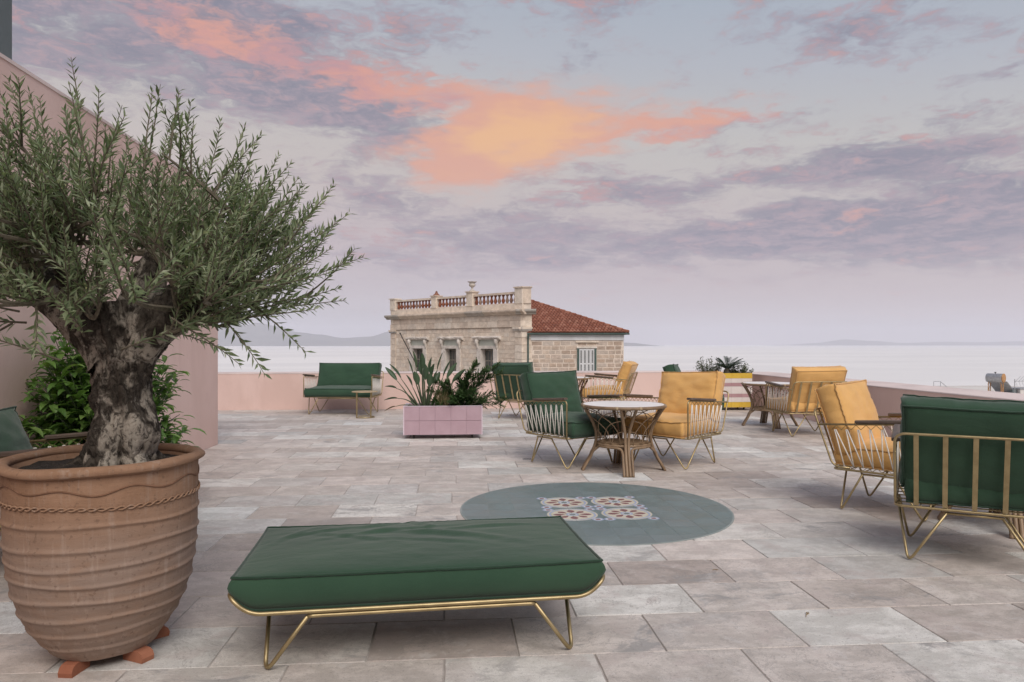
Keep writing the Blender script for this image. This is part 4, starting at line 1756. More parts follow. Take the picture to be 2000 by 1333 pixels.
for sx in (-1, 1):
    mb = MB()
    mb.tube([(sx * .612, -.14, zr), (sx * .612, .14, zr)], .0082, 8)
    mb.build("leg_rail", M["brass"], bed, True)


def bed_folds(x, y):
    z = 0
    for cx, cy, ang, ln, wd, am in ((.10, .10, -22, .30, .030, .012), (-.12, .19, 14, .26, .022, .010), (-.40, .24, 20, .20, .02, .009), (.32, .20, 8, .22, .02, .009),
                                    (-.30, .10, -30, .20, .02, .007), (.02, .28, -60, .16, .02, .008), (-.55, .20, 55, .16, .02, .008), (.05, -.02, -18, .22, .018, .006), (-.2, .29, 25, .15, .015, .007)):
        a = R(ang)
        u = (x - cx) * math.cos(a) + (y - cy) * math.sin(a)
        v = -(x - cx) * math.sin(a) + (y - cy) * math.cos(a) + 0.35 * u * u
        z += .7 * am * math.exp(-(u / ln) ** 2) * (math.exp(-(v / wd) ** 2) - .7 * math.exp(-((v + wd * 1.5) / wd) ** 2))
    return z


add_cushion("mattress", bed, 1.42, .75, .148, 31, "green", (0, 0, .306), puff=.026, folds=.0025, nx=90, ny=46, extra=bed_folds, wave=.3, tuck=.06, hollow=.25)

# ------------------------------------------------------------------ rattan tables
def table_tree():
    e = empty("rattan_table")
    H, RT = .650, .405
    prof = [(.0, .405), (.06, .372), (.14, .325), (.24, .283), (.31, .268), (.40, .275), (.50, .315), (.58, .36), (.635, .395)]

    def rad(z):
        for (z0, r0), (z1, r1) in zip(prof, prof[1:]):
            if z <= z1:
                t = (z - z0) / (z1 - z0)
                return r0 + (r1 - r0) * t
        return prof[-1][1]

    mb = MB()
    mb.lathe([(.02, H - .012), (RT - .012, H - .012), (RT - .004, H - .004), (RT - .012, H + .003), (.02, H + .004)], 48)
    mb.build("table_top", M["whitetop"], e)
    mb = MB()
    mb.tube([(RT * math.cos(a), RT * math.sin(a), H - .012) for a in [2 * math.pi * k / 48 for k in range(48)]], .0165, 8, True)
    rim = mb.build("rim", M["rattan"], e, True)
    for k in range(8):
        a = math.pi / 4 * k + .12 * (1 if k % 2 else -1) + math.pi / 8
        mb = MB()
        mb.tube([(RT * math.cos(a + d), RT * math.sin(a + d), H - .012) for d in (-.03, 0, .03)], .0178, 8)
        mb.build("binding", M["binding"], rim, True)
    mb = MB()
    mb.lathe([(.01, .262), (.245, .262), (.25, .268), (.245, .276), (.01, .278)], 32)
    sh = mb.build("shelf", M["rattan"], e)
    mb = MB()
    mb.tube([(.255 * math.cos(a), .255 * math.sin(a), .268) for a in [2 * math.pi * k / 36 for k in range(36)]], .013, 8, True)
    mb.build("shelf_rim", M["rattan"], sh, True)
    for k in range(9):
        x = -.2 + .05 * k
        ln = math.sqrt(.24 ** 2 - x * x)
        mb = MB()
        mb.tube([(x, -ln, .281), (x, ln, .281)], .007, 5)
        mb.build("shelf_cane", M["rattan"], sh)
    for q in range(4):
        a0 = q * math.pi / 2
        Mq = Matrix.Rotation(a0, 3, "Z")
        leg = None
        for s in (-1, 1):
            pts = []
            for z, r in prof:
                sp = .0145 + (max(0, z - .36) ** 1.15) * .26
                pts.append(Mq @ Vector((r, s * sp, z)))
            mb = MB()
            mb.tube(spline(pts, 3), .0145, 8)
            o = mb.build("leg" if leg is None else "cane", M["rattan"], e if leg is None else leg, True)
            leg = leg or o
        for s in (-1, 1):
            pts = [Mq @ Vector((rad(z), s * .043, z)) for z in (0, .07, .14, .19)]
            for da, z in ((.20, .232), (.34, .247), (.60, .250), (math.pi / 4, .250)):
                r = .262
                pts.append(Mq @ Vector((r * math.cos(da), s * r * math.sin(da), z)))
            mb = MB()
            mb.tube(spline(pts, 4), .0125, 8)
            mb.build("cane", M["rattan"], leg, True)
        # arch between the two front canes under the rim
        mb = MB()
        mb.tube(spline([Mq @ Vector((rad(.56), -.02, .55)), Mq @ Vector((rad(.60), -.026, .60)), Mq @ Vector((rad(.62), 0, .622)), Mq @ Vector((rad(.60), .026, .60)), Mq @ Vector((rad(.56), .02, .55))], 4), .006, 6)
        mb.build("cane", M["rattan"], leg, True)
        for fam in (0, 1):
            for A, B in ((.34, .13), (.62, .235), (.90, .33)):
                pts = []
                for k in range(9):
                    t = math.pi / 2 * k / 8
                    u = 1 - A * math.cos(t)
                    z = .277 + B * math.sin(t)
                    if fam:
                        u = 1 - u
                    a = a0 + .10 + (math.pi / 2 - .20) * u
                    r = rad(z) - .012
                    pts.append((r * math.cos(a), r * math.sin(a), z))
                mb = MB()
                mb.tube(pts, .0042, 5)
                mb.build("lattice_cane", M["rattan"], e, True)
    return e


tables = []
for i, (xc, zc, rz, label) in enumerate((
        (1.10, 7.13, R(-96), "round rattan table with white top between the central green and mustard armchairs"),
        (3.93, 11.0, R(-100), "round rattan table in front of the striped planter"),
        (1.00, 12.9, R(-70), "far rattan table peeping out behind the green armchair near the parapet"),
        (3.40, 4.95, R(-120), "rattan table hidden behind the nearest green armchair, only a leg showing"))):
    t = table_tree() if i == 0 else copy_tree(tables[0])
    X, Y = place(xc, zc)
    t.location = (X, Y, 0)
    t.rotation_euler = (0, 0, rz)
    tag(t, label, "table", "rattan tables")
    tables.append(t)

# ------------------------------------------------------------------ small brass side table
X, Y = place(-2.50, 12.25)
st = empty("side_table", (X, Y, 0), R(-10))
tag(st, "small round brass side table in front of the green sofa", "side table")
mb = MB()
mb.lathe([(.01, .432), (.215, .432), (.219, .438), (.215, .445), (.01, .445)], 36)
mb.build("table_top", M["binding"], st)
for a in (R(235), R(-35)):
    mb = MB()
    mb.box(-.012, .012, -.005, .005, 0.006, .432, Matrix.Translation((.165 * math.cos(a), .165 * math.sin(a), 0)) @ Matrix.Rotation(a, 4, "Z"))
    mb.build("post", M["brass"], st)
mb = MB()
mb.tube([(.165 * math.cos(a), .165 * math.sin(a), .008) for a in [R(-125 + 270 / 20 * k) for k in range(21)]], .008, 6)
mb.tube([(.165 * math.cos(R(235)), .165 * math.sin(R(235)), .008), (.165 * math.cos(R(-35)), .165 * math.sin(R(-35)), .008)], .008, 6)
mb.build("base_ring", M["brass"], st, True)

# ------------------------------------------------------------------ floor drains
for (X, Y, lab) in ((.788, 7.767, "small square floor drain left of the central green armchair"), (1.001, 12.63, "small square floor drain under the far green armchair")):
    mb = MB()
    mb.bevel_box(-.05, .05, -.05, .05, -.002, .0045, .002)
    o = empty("floor_drain", (X, Y, 0))
    tag(o, lab, "drain", "floor drains")
    mb.build("rim", M["steel"], o)
    for k in range(5):
        mb = MB()
        x = -.034 + .017 * k
        mb.box(x - .005, x + .005, -.04, .04, .0046, .0062)
        mb.build("slot", M["drain"], o)

# ------------------------------------------------------------------ terracotta pot
PX, PY = place(-1.645, 2.92)
pot = empty("terracotta_pot", (PX, PY, 0), R(20))
tag(pot, "huge ribbed terracotta pot on clay feet holding the olive tree", "pot")


def smooth_prof(z):
    pr = [(.045, .195), (.09, .225), (.15, .262), (.22, .294), (.30, .318), (.40, .334), (.50, .341), (.60, .344), (.70, .345), (.765, .346)]
    for (z0, r0), (z1, r1) in zip(pr, pr[1:]):
        if z <= z1:
            t = (z - z0) / (z1 - z0)
            t = t * t * (3 - 2 * t) * .5 + t * .5
            return r0 + (r1 - r0) * t
    return pr[-1][1]


def pot_wobble(p, a):
    f = 1 + .006 * math.sin(2 * a + 1) + .0035 * math.sin(3 * a + p.z * 6) + .004 * noise.noise(Vector((math.cos(a) * 2, math.sin(a) * 2, p.z * 6)))
    return Vector((p.x * f, p.y * f, p.z + .0045 * math.sin(a * 2 + p.z * 20) + .002 * math.sin(a * 5 + p.z * 37)))


ribs = (.098, .158, .222, .292, .362, .424, .492, .575)
prof = [(.17, .042)]
nz = 170
for k in range(nz + 1):
    z = .045 + (.765 - .045) * k / nz
    r = smooth_prof(z)
    for q in ribs:
        d = (z - q) / .0075
        r += .006 * math.exp(-d * d) - .0012 * math.exp(-((z - q + .016) / .012) ** 2)
    prof.append((r, z))
prof += [(.33, .77), (.318, .76), (.312, .70), (.30, .62)]
mb = MB()
mb.lathe(prof, 96, fn=pot_wobble)
body = mb.build("body", M["terracotta"], pot, True)
mb = MB()
ring = []
for k in range(13):
    t = 2 * math.pi * k / 12
    ring.append((.346 + .027 * math.cos(t - .6), .778 + .019 * math.sin(t - .6)))
mb.lathe(ring, 96, fn=pot_wobble, cap=False)
mb.build("rim", M["terracotta"], pot, True)
mb = MB()
pts = []
for k in range(160):
    a = 2 * math.pi * k / 160
    z = .708 + .011 * math.sin(a * 9)
    p = pot_wobble(Vector((.3465 * math.cos(a), .3465 * math.sin(a), z)), a)
    pts.append(p)
mb.tube(pts, .0033, 6, True)
mb.build("wavy_line", M["terra_dark"], pot, True)
mb = MB()
for s in (0, math.pi):
    pts = []
    for k in range(400):
        a = 2 * math.pi * k / 400
        z = .645 + .0062 * math.sin(a * 34 + s)
        r = .3475 + .0022 * math.cos(a * 34 + s)
        pts.append(pot_wobble(Vector((r * math.cos(a), r * math.sin(a), z)), a))
    mb.tube(pts, .0034, 6, True)
mb.build("rope_band", M["terracotta"], pot, True)
mb = MB()
for r in range(15):
    for k in range(40):
        a = 2 * math.pi * k / 40
        rr = .328 * (14 - r) / 14 + .002
        p = Vector((rr * math.cos(a), rr * math.sin(a), 0))
        p.z = .748 + .012 * noise.fractal(p * 14, 1.0, 2.0, 4) + .03 * (1 - rr / .33)
        mb.v.append(p)
for r in range(14):
    for k in range(40):
        l = (k + 1) % 40
        mb.quad(r * 40 + k, r * 40 + l, (r + 1) * 40 + l, (r + 1) * 40 + k)
mb.build("soil", M["soil"], pot, True)
for k in range(4):
    a = R(-118 + 70 * k if k < 3 else 100)
    Mf = Matrix.Rotation(a, 4, "Z") @ Matrix.Translation((.185, 0, 0))
    mb = MB()
    w = .027
    side = [(-.05, .0), (.055, .0), (.058, .018), (.05, .034), (.036, .042), (.02, .044), (-.05, .044)]
    for y in (-w, w):
        mb.v += [Mf @ Vector((x, y, z)) for x, z in side]
    ns = len(side)
    for i in range(ns):
        j = (i + 1) % ns
        mb.quad(i, j, ns + j, ns + i)
    mb.f += [tuple(reversed(range(ns))), tuple(range(ns, 2 * ns))]
    mb.m += [0, 0]
    mb.build("foot", M["terra_foot"], pot)

# ------------------------------------------------------------------ olive tree
ro = random.Random(12)
tree = empty("olive_tree", (PX + .06, PY, .72))
tag(tree, "gnarled olive tree with silver green crown in the terracotta pot", "tree")
# camera frame axes at the tree: right and away
AX = Vector((CY, -SY, 0))
AZ = Vector((SY, CY, 0))


def loc3(r, d, z):
    return AX * r + AZ * d + UP * z


BURLS = [(Vector((0.109, -0.039, .16)), .07, .045), (Vector((-0.039, -0.133, .10)), .065, .035), (Vector((-0.133, -0.023, .12)), .05, .05), (Vector((0.023, -0.125, .30)), .055, .026),
         (Vector((-0.070, -0.101, .31)), .05, .032), (Vector((-0.117, -0.062, .30)), .05, .035), (Vector((0.086, -0.094, .34)), .05, .025), (Vector((-0.125, -0.016, .38)), .05, .03),
         (Vector((0.101, -0.062, .22)), .06, .03), (Vector((0.000, -0.125, .18)), .06, .022), (Vector((0.117, -0.023, .40)), .06, .025), (Vector((-0.078, -0.109, .20)), .05, .02)]


def bark_shape(p, c, amt=1.0):
    d = p - c
    a = math.atan2(d.y, d.x)
    nrm = d.normalized() if d.length > 1e-6 else UP
    q = Vector((math.cos(a) * 1.5, math.sin(a) * 1.5, p.z * 2.2))
    f = .030 * noise.fractal(q * 1.3, 1.0, 2.0, 5) + .012 * noise.fractal(q * 5.0, .9, 2.0, 4)
    f -= .020 * max(0, noise.noise(Vector((math.cos(a) * 3.2, math.sin(a) * 3.2, p.z * 1.1 + 7)))) ** 1.0
    out = p + nrm * f * amt
    for b, r, h in BURLS:
        bb = loc3(b.x, b.y, b.z)
        dd = (out - bb).length
        out = out + nrm * 1.35 * h * math.exp(-(dd / r) ** 2) * amt
    return out


def limb(mb, path, radii, n=28, amt=1.0):
    pts = spline(path, 10)
    rads = []
    for i in range(len(radii) - 1):
        for s in range(10):
            rads.append(radii[i] + (radii[i + 1] - radii[i]) * s / 10)
    rads.append(radii[-1])
    base = len(mb.v)
    for i, p in enumerate(pts):
        t = (pts[min(i + 1, len(pts) - 1)] - pts[max(i - 1, 0)]).normalized()
        x = (AX - t * AX.dot(t)).normalized() if abs(t.dot(AX)) < .95 else (AZ - t * AZ.dot(t)).normalized()
        y = t.cross(x)
        for k in range(n):
            a = 2 * math.pi * k / n
            v = p + (x * math.cos(a) + y * math.sin(a)) * rads[i]
            mb.v.append(bark_shape(v, p, amt * min(1.0, rads[i] / .12)))
    for i in range(len(pts) - 1):
        for k in range(n):
            l = (k + 1) % n
            mb.quad(base + i * n + k, base + i * n + l, base + (i + 1) * n + l, base + (i + 1) * n + k)
    return pts


mb = MB()
limb(mb, [loc3(.02, 0, -.03), loc3(.02, 0, .05), loc3(.02, -.01, .18), loc3(.015, 0, .32), loc3(.01, 0, .45), loc3(0, 0, .58), loc3(-.02, 0, .68)],
     [.122, .105, .098, .094, .098, .122, .12], 72)
left_pts = limb(mb, [loc3(-.02, 0, .46), loc3(-.10, .02, .56), loc3(-.24, .04, .68), loc3(-.36, .03, .80), loc3(-.46, .0, .95), loc3(-.52, -.03, 1.12)], [.10, .098, .088, .080, .062, .040], 40)
right_pts = limb(mb, [loc3(.03, 0, .46), loc3(.12, -.02, .57), loc3(.24, -.03, .65), loc3(.35, 0, .73), loc3(.44, .02, .83), loc3(.50, .05, .98)], [.098, .094, .082, .070, .052, .034], 40)
mid_pts = limb(mb, [loc3(0, .02, .52), loc3(.0, .10, .66), loc3(.04, .17, .82), loc3(.08, .20, 1.0)], [.10, .075, .055, .032], 28)
mid2_pts = limb(mb, [loc3(-.04, -.02, .52), loc3(-.10, -.10, .68), loc3(-.14, -.15, .86), loc3(-.15, -.16, 1.02)], [.075, .05, .04, .025], 24)
for a0 in (200, 250, 285, 330, 20, 95, 150):
    a = R(a0 + ro.uniform(-10, 10))
    ln = ro.uniform(.17, .24)
    p0 = loc3(.07 * math.cos(a), .07 * math.sin(a), .10)
    p1 = loc3(.125 * math.cos(a), .125 * math.sin(a), .045)
    p2 = loc3(ln * math.cos(a + .15), ln * math.sin(a + .15), .02)
    limb(mb, [p0, p1, p2], [.045, .038, .014], 14)
mb.build("trunk", M["bark"], tree, True)

twigs = MB()
leaves = MB()
blossom = MB()
centre = loc3(-.02, 0, .50)
limb_pts = [p for L in (left_pts, right_pts, mid_pts, mid2_pts) for p in L[len(L) // 3:]]


def crown_radius(d):
    """Reach of the crown in a direction, from its outline."""
    el = math.asin(max(-1, min(1, d.z)))
    az = math.atan2(d.dot(AX), -d.dot(AZ))      # 0 towards the camera, + to the right
    e = math.degrees(el)
    side = abs(math.sin(az))
    r = 1.04 - .12 * (1 - side)
    if d.dot(AX) < 0:
        r *= 1.0
    r *= 1.0 + .08 * noise.noise(d * 2.7) + .22 * noise.noise(d * 6.0)
    if e < 20:
        r *= .93 + .07 * max(e, 0) / 20
    if e > 55:
        r *= .93 + .06 * math.cos(R((e - 55) * 4))
    return r


def shoot(p0, d, ln, droop, leafL, step=.0165, thin=False, bare=0.0):
    d = d.normalized()
    n = max(5, int(ln / .05))
    pts = [p0]
    cur = p0.copy()
    dd = d.copy()
    for i in range(n):
        dd = (dd + UP * droop + Vector((ro.uniform(-.08, .08), ro.uniform(-.08, .08), ro.uniform(-.05, .05)))).normalized()
        cur = cur + dd * (ln / n)
        pts.append(cur.copy())
    twigs.tube(pts, lambda t: .0034 * (1 - t) + .0011, 4, caps=False)
    s = step * 2 + bare * ln
    ph = ro.uniform(0, 6.28)
    k = 0
    while s < ln:
        f = s / ln * n
        i = min(int(f), n - 1)
        p = pts[i].lerp(pts[i + 1], f - i)
        t = (pts[i + 1] - pts[i]).normalized()
        o1 = t.orthogonal().normalized()
        o2 = t.cross(o1)
        a = ph + (k % 2) * math.pi / 2 + ro.uniform(-.35, .35)
        sc = 1.0 if s < ln * .85 else .7
        for sg in (0, math.pi):
            if ro.random() < .06:
                continue
            side = o1 * math.cos(a + sg) + o2 * math.sin(a + sg)
            ld = (t * ro.uniform(.55, 1.0) + side * ro.uniform(.55, .9) + UP * ro.uniform(-.15, .15)).normalized()
            nr = (t * .6 - side * .4 + UP * .6 + Vector((ro.uniform(-.5, .5), ro.uniform(-.5, .5), ro.uniform(-.3, .3))))
            L = leafL * ro.uniform(.7, 1.2) * sc
            leaves.leaf(p, ld, nr, L, L * ro.uniform(.20, .29), .28)
        if ro.random() < .012 and not thin:
            for q in range(9):
                bp = p + Vector((ro.uniform(-.016, .016), ro.uniform(-.016, .016), ro.uniform(0, .03)))
                blossom.leaf(bp, Vector((ro.uniform(-1, 1), ro.uniform(-1, 1), ro.uniform(-.2, 1))), UP, .008, .006, .2, .5)
        s += step * ro.uniform(.85, 1.2) * (1.6 if thin else 1)
        k += 1
    return pts


def nearest_limb(p):
    return min(limb_pts, key=lambda q: (q - p).length_squared + .15 * max(0, q.z - p.z))


branches = 0
while branches < 96:
    az = ro.uniform(0, 2 * math.pi)
    el = math.asin(ro.uniform(math.sin(R(8)), math.sin(R(82))))
    d = AX * (math.sin(az) * math.cos(el)) - AZ * (math.cos(az) * math.cos(el) * .9) + UP * math.sin(el)
    d.normalize()
    R0 = crown_radius(d)
    r = R0 * ro.uniform(.42, .80)
    tip = centre + d * r
    lp = nearest_limb(tip)
    mid = lp.lerp(tip, .5) + Vector((ro.uniform(-.05, .05), ro.uniform(-.05, .05), ro.uniform(-.06, .02)))
    path = spline([lp, mid, tip], 5)
    twigs.tube(path, lambda t: .011 * (1 - t) + .0035, 5, caps=False)
    branches += 1
    for k in range(6):
        t = ro.uniform(.30, 1.0)
        p = path[min(int(t * (len(path) - 1)), len(path) - 1)]
        sd = (d * ro.uniform(.5, 1.0) + UP * ro.uniform(-.05, .55) + Vector((ro.uniform(-.6, .6), ro.uniform(-.6, .6), ro.uniform(-.35, .45)))).normalized()
        room = R0 - (p - centre).length
        ln = min(ro.uniform(.22, .46), max(.14, room * 1.08))
        shoot(p, sd, ln, ro.uniform(-.02, .05), ro.uniform(.036, .054), step=.016)
# long upright water shoots that break the outline, as surveyed
for rx, top, dep in ((-.13, 1.74, -.1), (.10, 1.72, .1), (.13, 1.66, 0), (.02, 1.55, -.15), (.20, 1.60, .05), (.33, 1.58, -.05), (.40, 1.54, .1), (.56, 1.45, 0), (.60, 1.30, -.1), (-.30, 1.62, .1), (-.40, 1.66, 0), (-.50, 1.75, .1),
                     (.87, 1.26, 0), (.78, 1.20, .1), (.92, 1.08, -.05), (.95, 1.0, .1), (-.22, 1.56, -.2), (.70, 1.32, .05), (-.05, 1.5, .2)):
    tip = loc3(rx, dep, top - .10)
    d = (tip - centre).normalized()
    ln = ro.uniform(.30, .46)
    up = (d + UP * .35).normalized()
    shoot(tip - up * ln, up, ln, .03, .05, thin=ro.random() < .3, bare=ro.choice((0, 0, .35)))
# long low shoots reaching right and sagging ones below the crown
for rx, z, dep in ((1.0, .92, -.1), (.98, .86, .05), (.90, .78, -.15), (.80, .72, 0), (.70, .66, -.2), (-.75, .72, -.2), (-.62, .62, -.3), (.86, .70, .15), (.62, .60, -.25)):
    tip = loc3(rx, dep, z)
    st_ = centre.lerp(tip, .45) + UP * .05
    shoot(st_, tip - st_, (tip - st_).length, .012, .052)
for rx, z, dep, ex, ez in ((-.12, .46, -.20, -.22, .10), (.12, .50, -.22, .30, .12), (.0, .55, -.25, .02, .02), (-.30, .60, -.20, -.16, -.10), (.30, .62, -.20, .20, -.12), (.42, .66, -.1, .16, -.16), (.5, .70, .05, .2, -.16)):
    p = loc3(rx, dep, z)
    shoot(p, loc3(ex, -.06, ez), .34, -.02, .056, step=.022)
twigs.build("twigs", M["twig"], tree)
o = leaves.build("crown", M["olive"], tree)
M["blossom"] = mottled("olive_blossom", (.30, .30, .14), (.42, .42, .22), 40, 0.8, 0.0)
blossom.build("blossom", M["blossom"], tree)
print("olive leaves", len(leaves.f) // 2)

# ------------------------------------------------------------------ laurel shrub in the corner
sx_, sy_ = -2.47, 5.38
shr = empty("laurel_shrub", (sx_, sy_, 0))
tag(shr, "bright green broad leaved shrub against the pink wall behind the olive trunk", "shrub")
rl = random.Random(3)
lv = MB()
stm = MB()
mb = MB()
mb.lathe([(.15, .0), (.19, .05), (.225, .30), (.235, .34), (.215, .34), (.205, .30), (.01, .29)], 32)
mb.build("grow_bag", M["dark"], shr, True)
for k in range(430):
    a = rl.uniform(0, 2 * math.pi)
    h = rl.uniform(.32, 1.34)
    env = .62 * math.sin(math.pi * min(1, (h + .40) / 1.90)) ** .45
    r = env * math.sqrt(rl.uniform(.12, 1))
    tip = Vector((r * math.cos(a) * .80, r * math.sin(a) * 1.15, h + .05))
    if sx_ + tip.x < -2.88:
        tip.x = -2.86 - sx_
    b = Vector((tip.x * .15, tip.y * .15, .30))
    path = spline([b, b.lerp(tip, .5) + Vector((0, 0, .06)), tip], 5)
    stm.tube(path, lambda t: .006 * (1 - t) + .002, 4, caps=False)
    d0 = (path[-1] - path[-3]).normalized()
    for q in range(rl.randint(8, 13)):
        t = 1 - .055 * q * rl.uniform(.7, 1.3)
        p = path[max(0, min(len(path) - 1, int(t * (len(path) - 1))))]
        p = p + Vector((rl.uniform(-.02, .02), rl.uniform(-.02, .02), rl.uniform(-.03, .02)))
        az = q * 2.4 + rl.uniform(-.5, .5)
        ld = Vector((math.cos(az), math.sin(az), rl.uniform(-.35, .75))) + d0 * rl.uniform(.1, .6)
        L = rl.uniform(.085, .15)
        base = len(lv.v)
        ld.normalize()
        s = ld.cross(UP)
        s = s.normalized() if s.length > .01 else Vector((1, 0, 0))
        u2 = s.cross(ld)
        W = L * rl.uniform(.32, .42)
        # broad leaf that arches along its length
        rows = ((0, .0, 0), (.28, .42, .05), (.58, .5, .06), (.82, .30, .02), (1.0, .0, -.06))
        for f, w, up in rows:
            cpt = p + ld * (L * f) + u2 * (L * up) - UP * (L * .22 * f * f)
            lv.v += [cpt - s * W * w + u2 * W * .14 * (w > 0), cpt, cpt + s * W * w + u2 * W * .14 * (w > 0)]
        for i in range(4):
            for jj in (0, 1):
                lv.quad(base + i * 3 + jj, base + i * 3 + jj + 1, base + i * 3 + jj + 4, base + i * 3 + jj + 3)
stm.build("stems", M["stalk"], shr)
lv.build("foliage", M["laurel"], shr)

# ------------------------------------------------------------------ planters
def rounded_tile(w, h, th=.012, c=.004):
    mb = MB()
    mb.bevel_box(-w / 2 + .0008, w / 2 - .0008, -h / 2 + .0008, h / 2 - .0008, 0, th, c * .3)
    return mb


def planter(name, X, Y, w, d, h, label):
    e = empty(name, (X, Y, 0))
    tag(e, label, "planter")
    t = .014
    z0 = .055
    mb = MB()
    # open trough: four walls and a bottom
    mb.box(-w / 2 + t, w / 2 - t, 0 + t, .05, z0, h - .004)
    mb.box(-w / 2 + t, w / 2 - t, d - .05, d - t, z0, h - .004)
    mb.box(-w / 2 + t, -w / 2 + .05, .0501, d - .0501, z0, h - .0045)
    mb.box(w / 2 - .05, w / 2 - t, .0501, d - .0501, z0, h - .0045)
    mb.box(-w / 2 + .0501, w / 2 - .0501, .0502, d - .0502, z0, z0 + .03)
    mb.build("trough", M["mauve_tile"], e)
    mb = MB()
    n = 16
    for j in range(n + 1):
        for i in range(n + 1):
            x, y = -w / 2 + .051 + (w - .102) * i / n, .051 + (d - .102) * j / n
            mb.v.append(Vector((x, y, h - .045 + .012 * noise.noise(Vector((x * 9, y * 9, 1))))))
    for j in range(n):
        for i in range(n):
            a = j * (n + 1) + i
            mb.quad(a, a + 1, a + n + 2, a + n + 1)
    mb.build("soil", M["soil"], e, True)
    for x in (-w / 2 + .13, w / 2 - .13):
        for y in (.09, d - .09):
            mb = MB()
            mb.lathe([(.008, -.012), (.022, -.012), (.025, -.006), (.025, .006), (.022, .012), (.008, .012)], 16, M=Matrix.Translation((x, y, .025)) @ Matrix.Rotation(R(90), 4, "Y"))
            mb.box(x - .02, x + .02, y - .02, y + .02, .045, z0 - .001)
            mb.build("castor", M["dark"], e)
    return e


def cover(e, w, d, h, cols, rows, mats):
    """Tile the visible faces of a planter; rows is a list of (z0, z1), mats one material per row."""
    z0 = .055
    for (a, b), mt in zip(rows, mats):
        hh = b - a
        tw = w / cols
        front = rounded_tile(tw, hh).mesh("tile", mt)
        nd = max(2, round(d / .25))
        td = (d - .004) / nd
        sidem = rounded_tile(td, hh).mesh("tile", mt)
        for k in range(cols):
            inst("tile", front, e, (-w / 2 + tw * (k + .5), .0135, (a + b) / 2), (R(90), 0, 0))
        for k in range(nd):
            for s in (-1, 1):
                inst("tile", sidem, e, (s * (w / 2 - .0135), .002 + td * (k + .5), (a + b) / 2), (R(90), 0, s * R(90)))


PW, PD, PH = 1.03, .50, .425
plx, ply = place(-.905, 9.47)
p1 = planter("pink_planter", plx, ply, PW, PD, PH, "mauve pink tiled trough planter on castors with spiky and feathery plants")
cover(p1, PW, PD, PH, 5, [(.055, .238), (.240, .424)], [M["mauve_tile"], M["mauve_tile"]])
mb = MB()
for x in (-PW / 2 - .003, PW / 2 - .011):
    mb.box(x, x + .014, -.003, .012, .053, PH - .0005)
mb.build("edge_trim", M["mauve_edge"], p1)
mb = MB()
mb.box(-PW / 2 - .002, PW / 2 + .002, -.002, .049, PH, PH + .007)
mb.box(-PW / 2 - .002, PW / 2 + .002, PD - .049, PD, PH, PH + .007)
mb.box(-PW / 2 - .002, -PW / 2 + .049, .0491, PD - .0491, PH, PH + .007)
mb.box(PW / 2 - .049, PW / 2 + .002, .0491, PD - .0491, PH, PH + .007)
mb.build("rim", M["mauve_edge"], p1)

gx, gy = place(4.02, 13.68)
p2 = planter("striped_planter", gx, gy - .12, 1.0, .48, .70, "planter striped yellow, cream and rose in the far right corner")
hs = [.055, .155, .245, .31, .45, .515, .60, .70]
cover(p2, 1.0, .48, .70, 5, [(hs[i] + .0005, hs[i + 1] - .0005) for i in range(7)],
      [M["yellow_tile"], M["white_tile"], M["rose_tile"], M["white_tile"], M["rose_tile"], M["white_tile"], M["yellow_tile"]])

# bird of paradise plant
rb = random.Random(8)
bop = empty("bird_of_paradise_plant", (plx - .24, ply + .22, PH - .05))
tag(bop, "spiky bird of paradise plant with paddle leaves in the pink planter", "plant")


def paddle(tip_dir, length, base, blade, width, bend, mat, parent, twist=0.0):
    """A stalk with one broad blade at its end."""
    tip_dir = tip_dir.normalized()
    side = tip_dir.cross(UP)
    side = side.normalized() if side.length > .01 else Vector((1, 0, 0))
    pts = []
    n = 10
    horiz = Vector((tip_dir.x, tip_dir.y, 0))
    for i in range(n + 1):
        t = i / n
        pts.append(base + tip_dir * (length * t) + horiz * (bend * t * t * length) - UP * (bend * .6 * t ** 3 * length))
    mb = MB()
    mb.tube(pts, lambda t: .0095 * (1 - t) + .004, 6)
    st2 = mb.build("stalk", M["stalk"], parent, True)
    mb = MB()
    d = (pts[-1] - pts[-2]).normalized()
    s = Quaternion(d, twist) @ side
    u2 = s.cross(d)
    n = 12
    for i in range(n + 1):
        t = i / n
        w = width * (math.sin(math.pi * (t * .93 + .04)) ** .75) * (1 - .25 * t)
        c = pts[-1] + d * (blade * t) + horiz * (.25 * bend * t * t * blade) - UP * (.35 * abs(bend) * t * t * blade)
        mb.v += [c - s * w / 2 + u2 * w * .30, c - s * w / 4 + u2 * w * .10, c, c + s * w / 4 + u2 * w * .10, c + s * w / 2 + u2 * w * .30]
    for i in range(n):
        for k in range(4):
            mb.quad(i * 5 + k, i * 5 + k + 1, i * 5 + k + 6, i * 5 + k + 5)
    mb.build("blade", mat, st2, True)


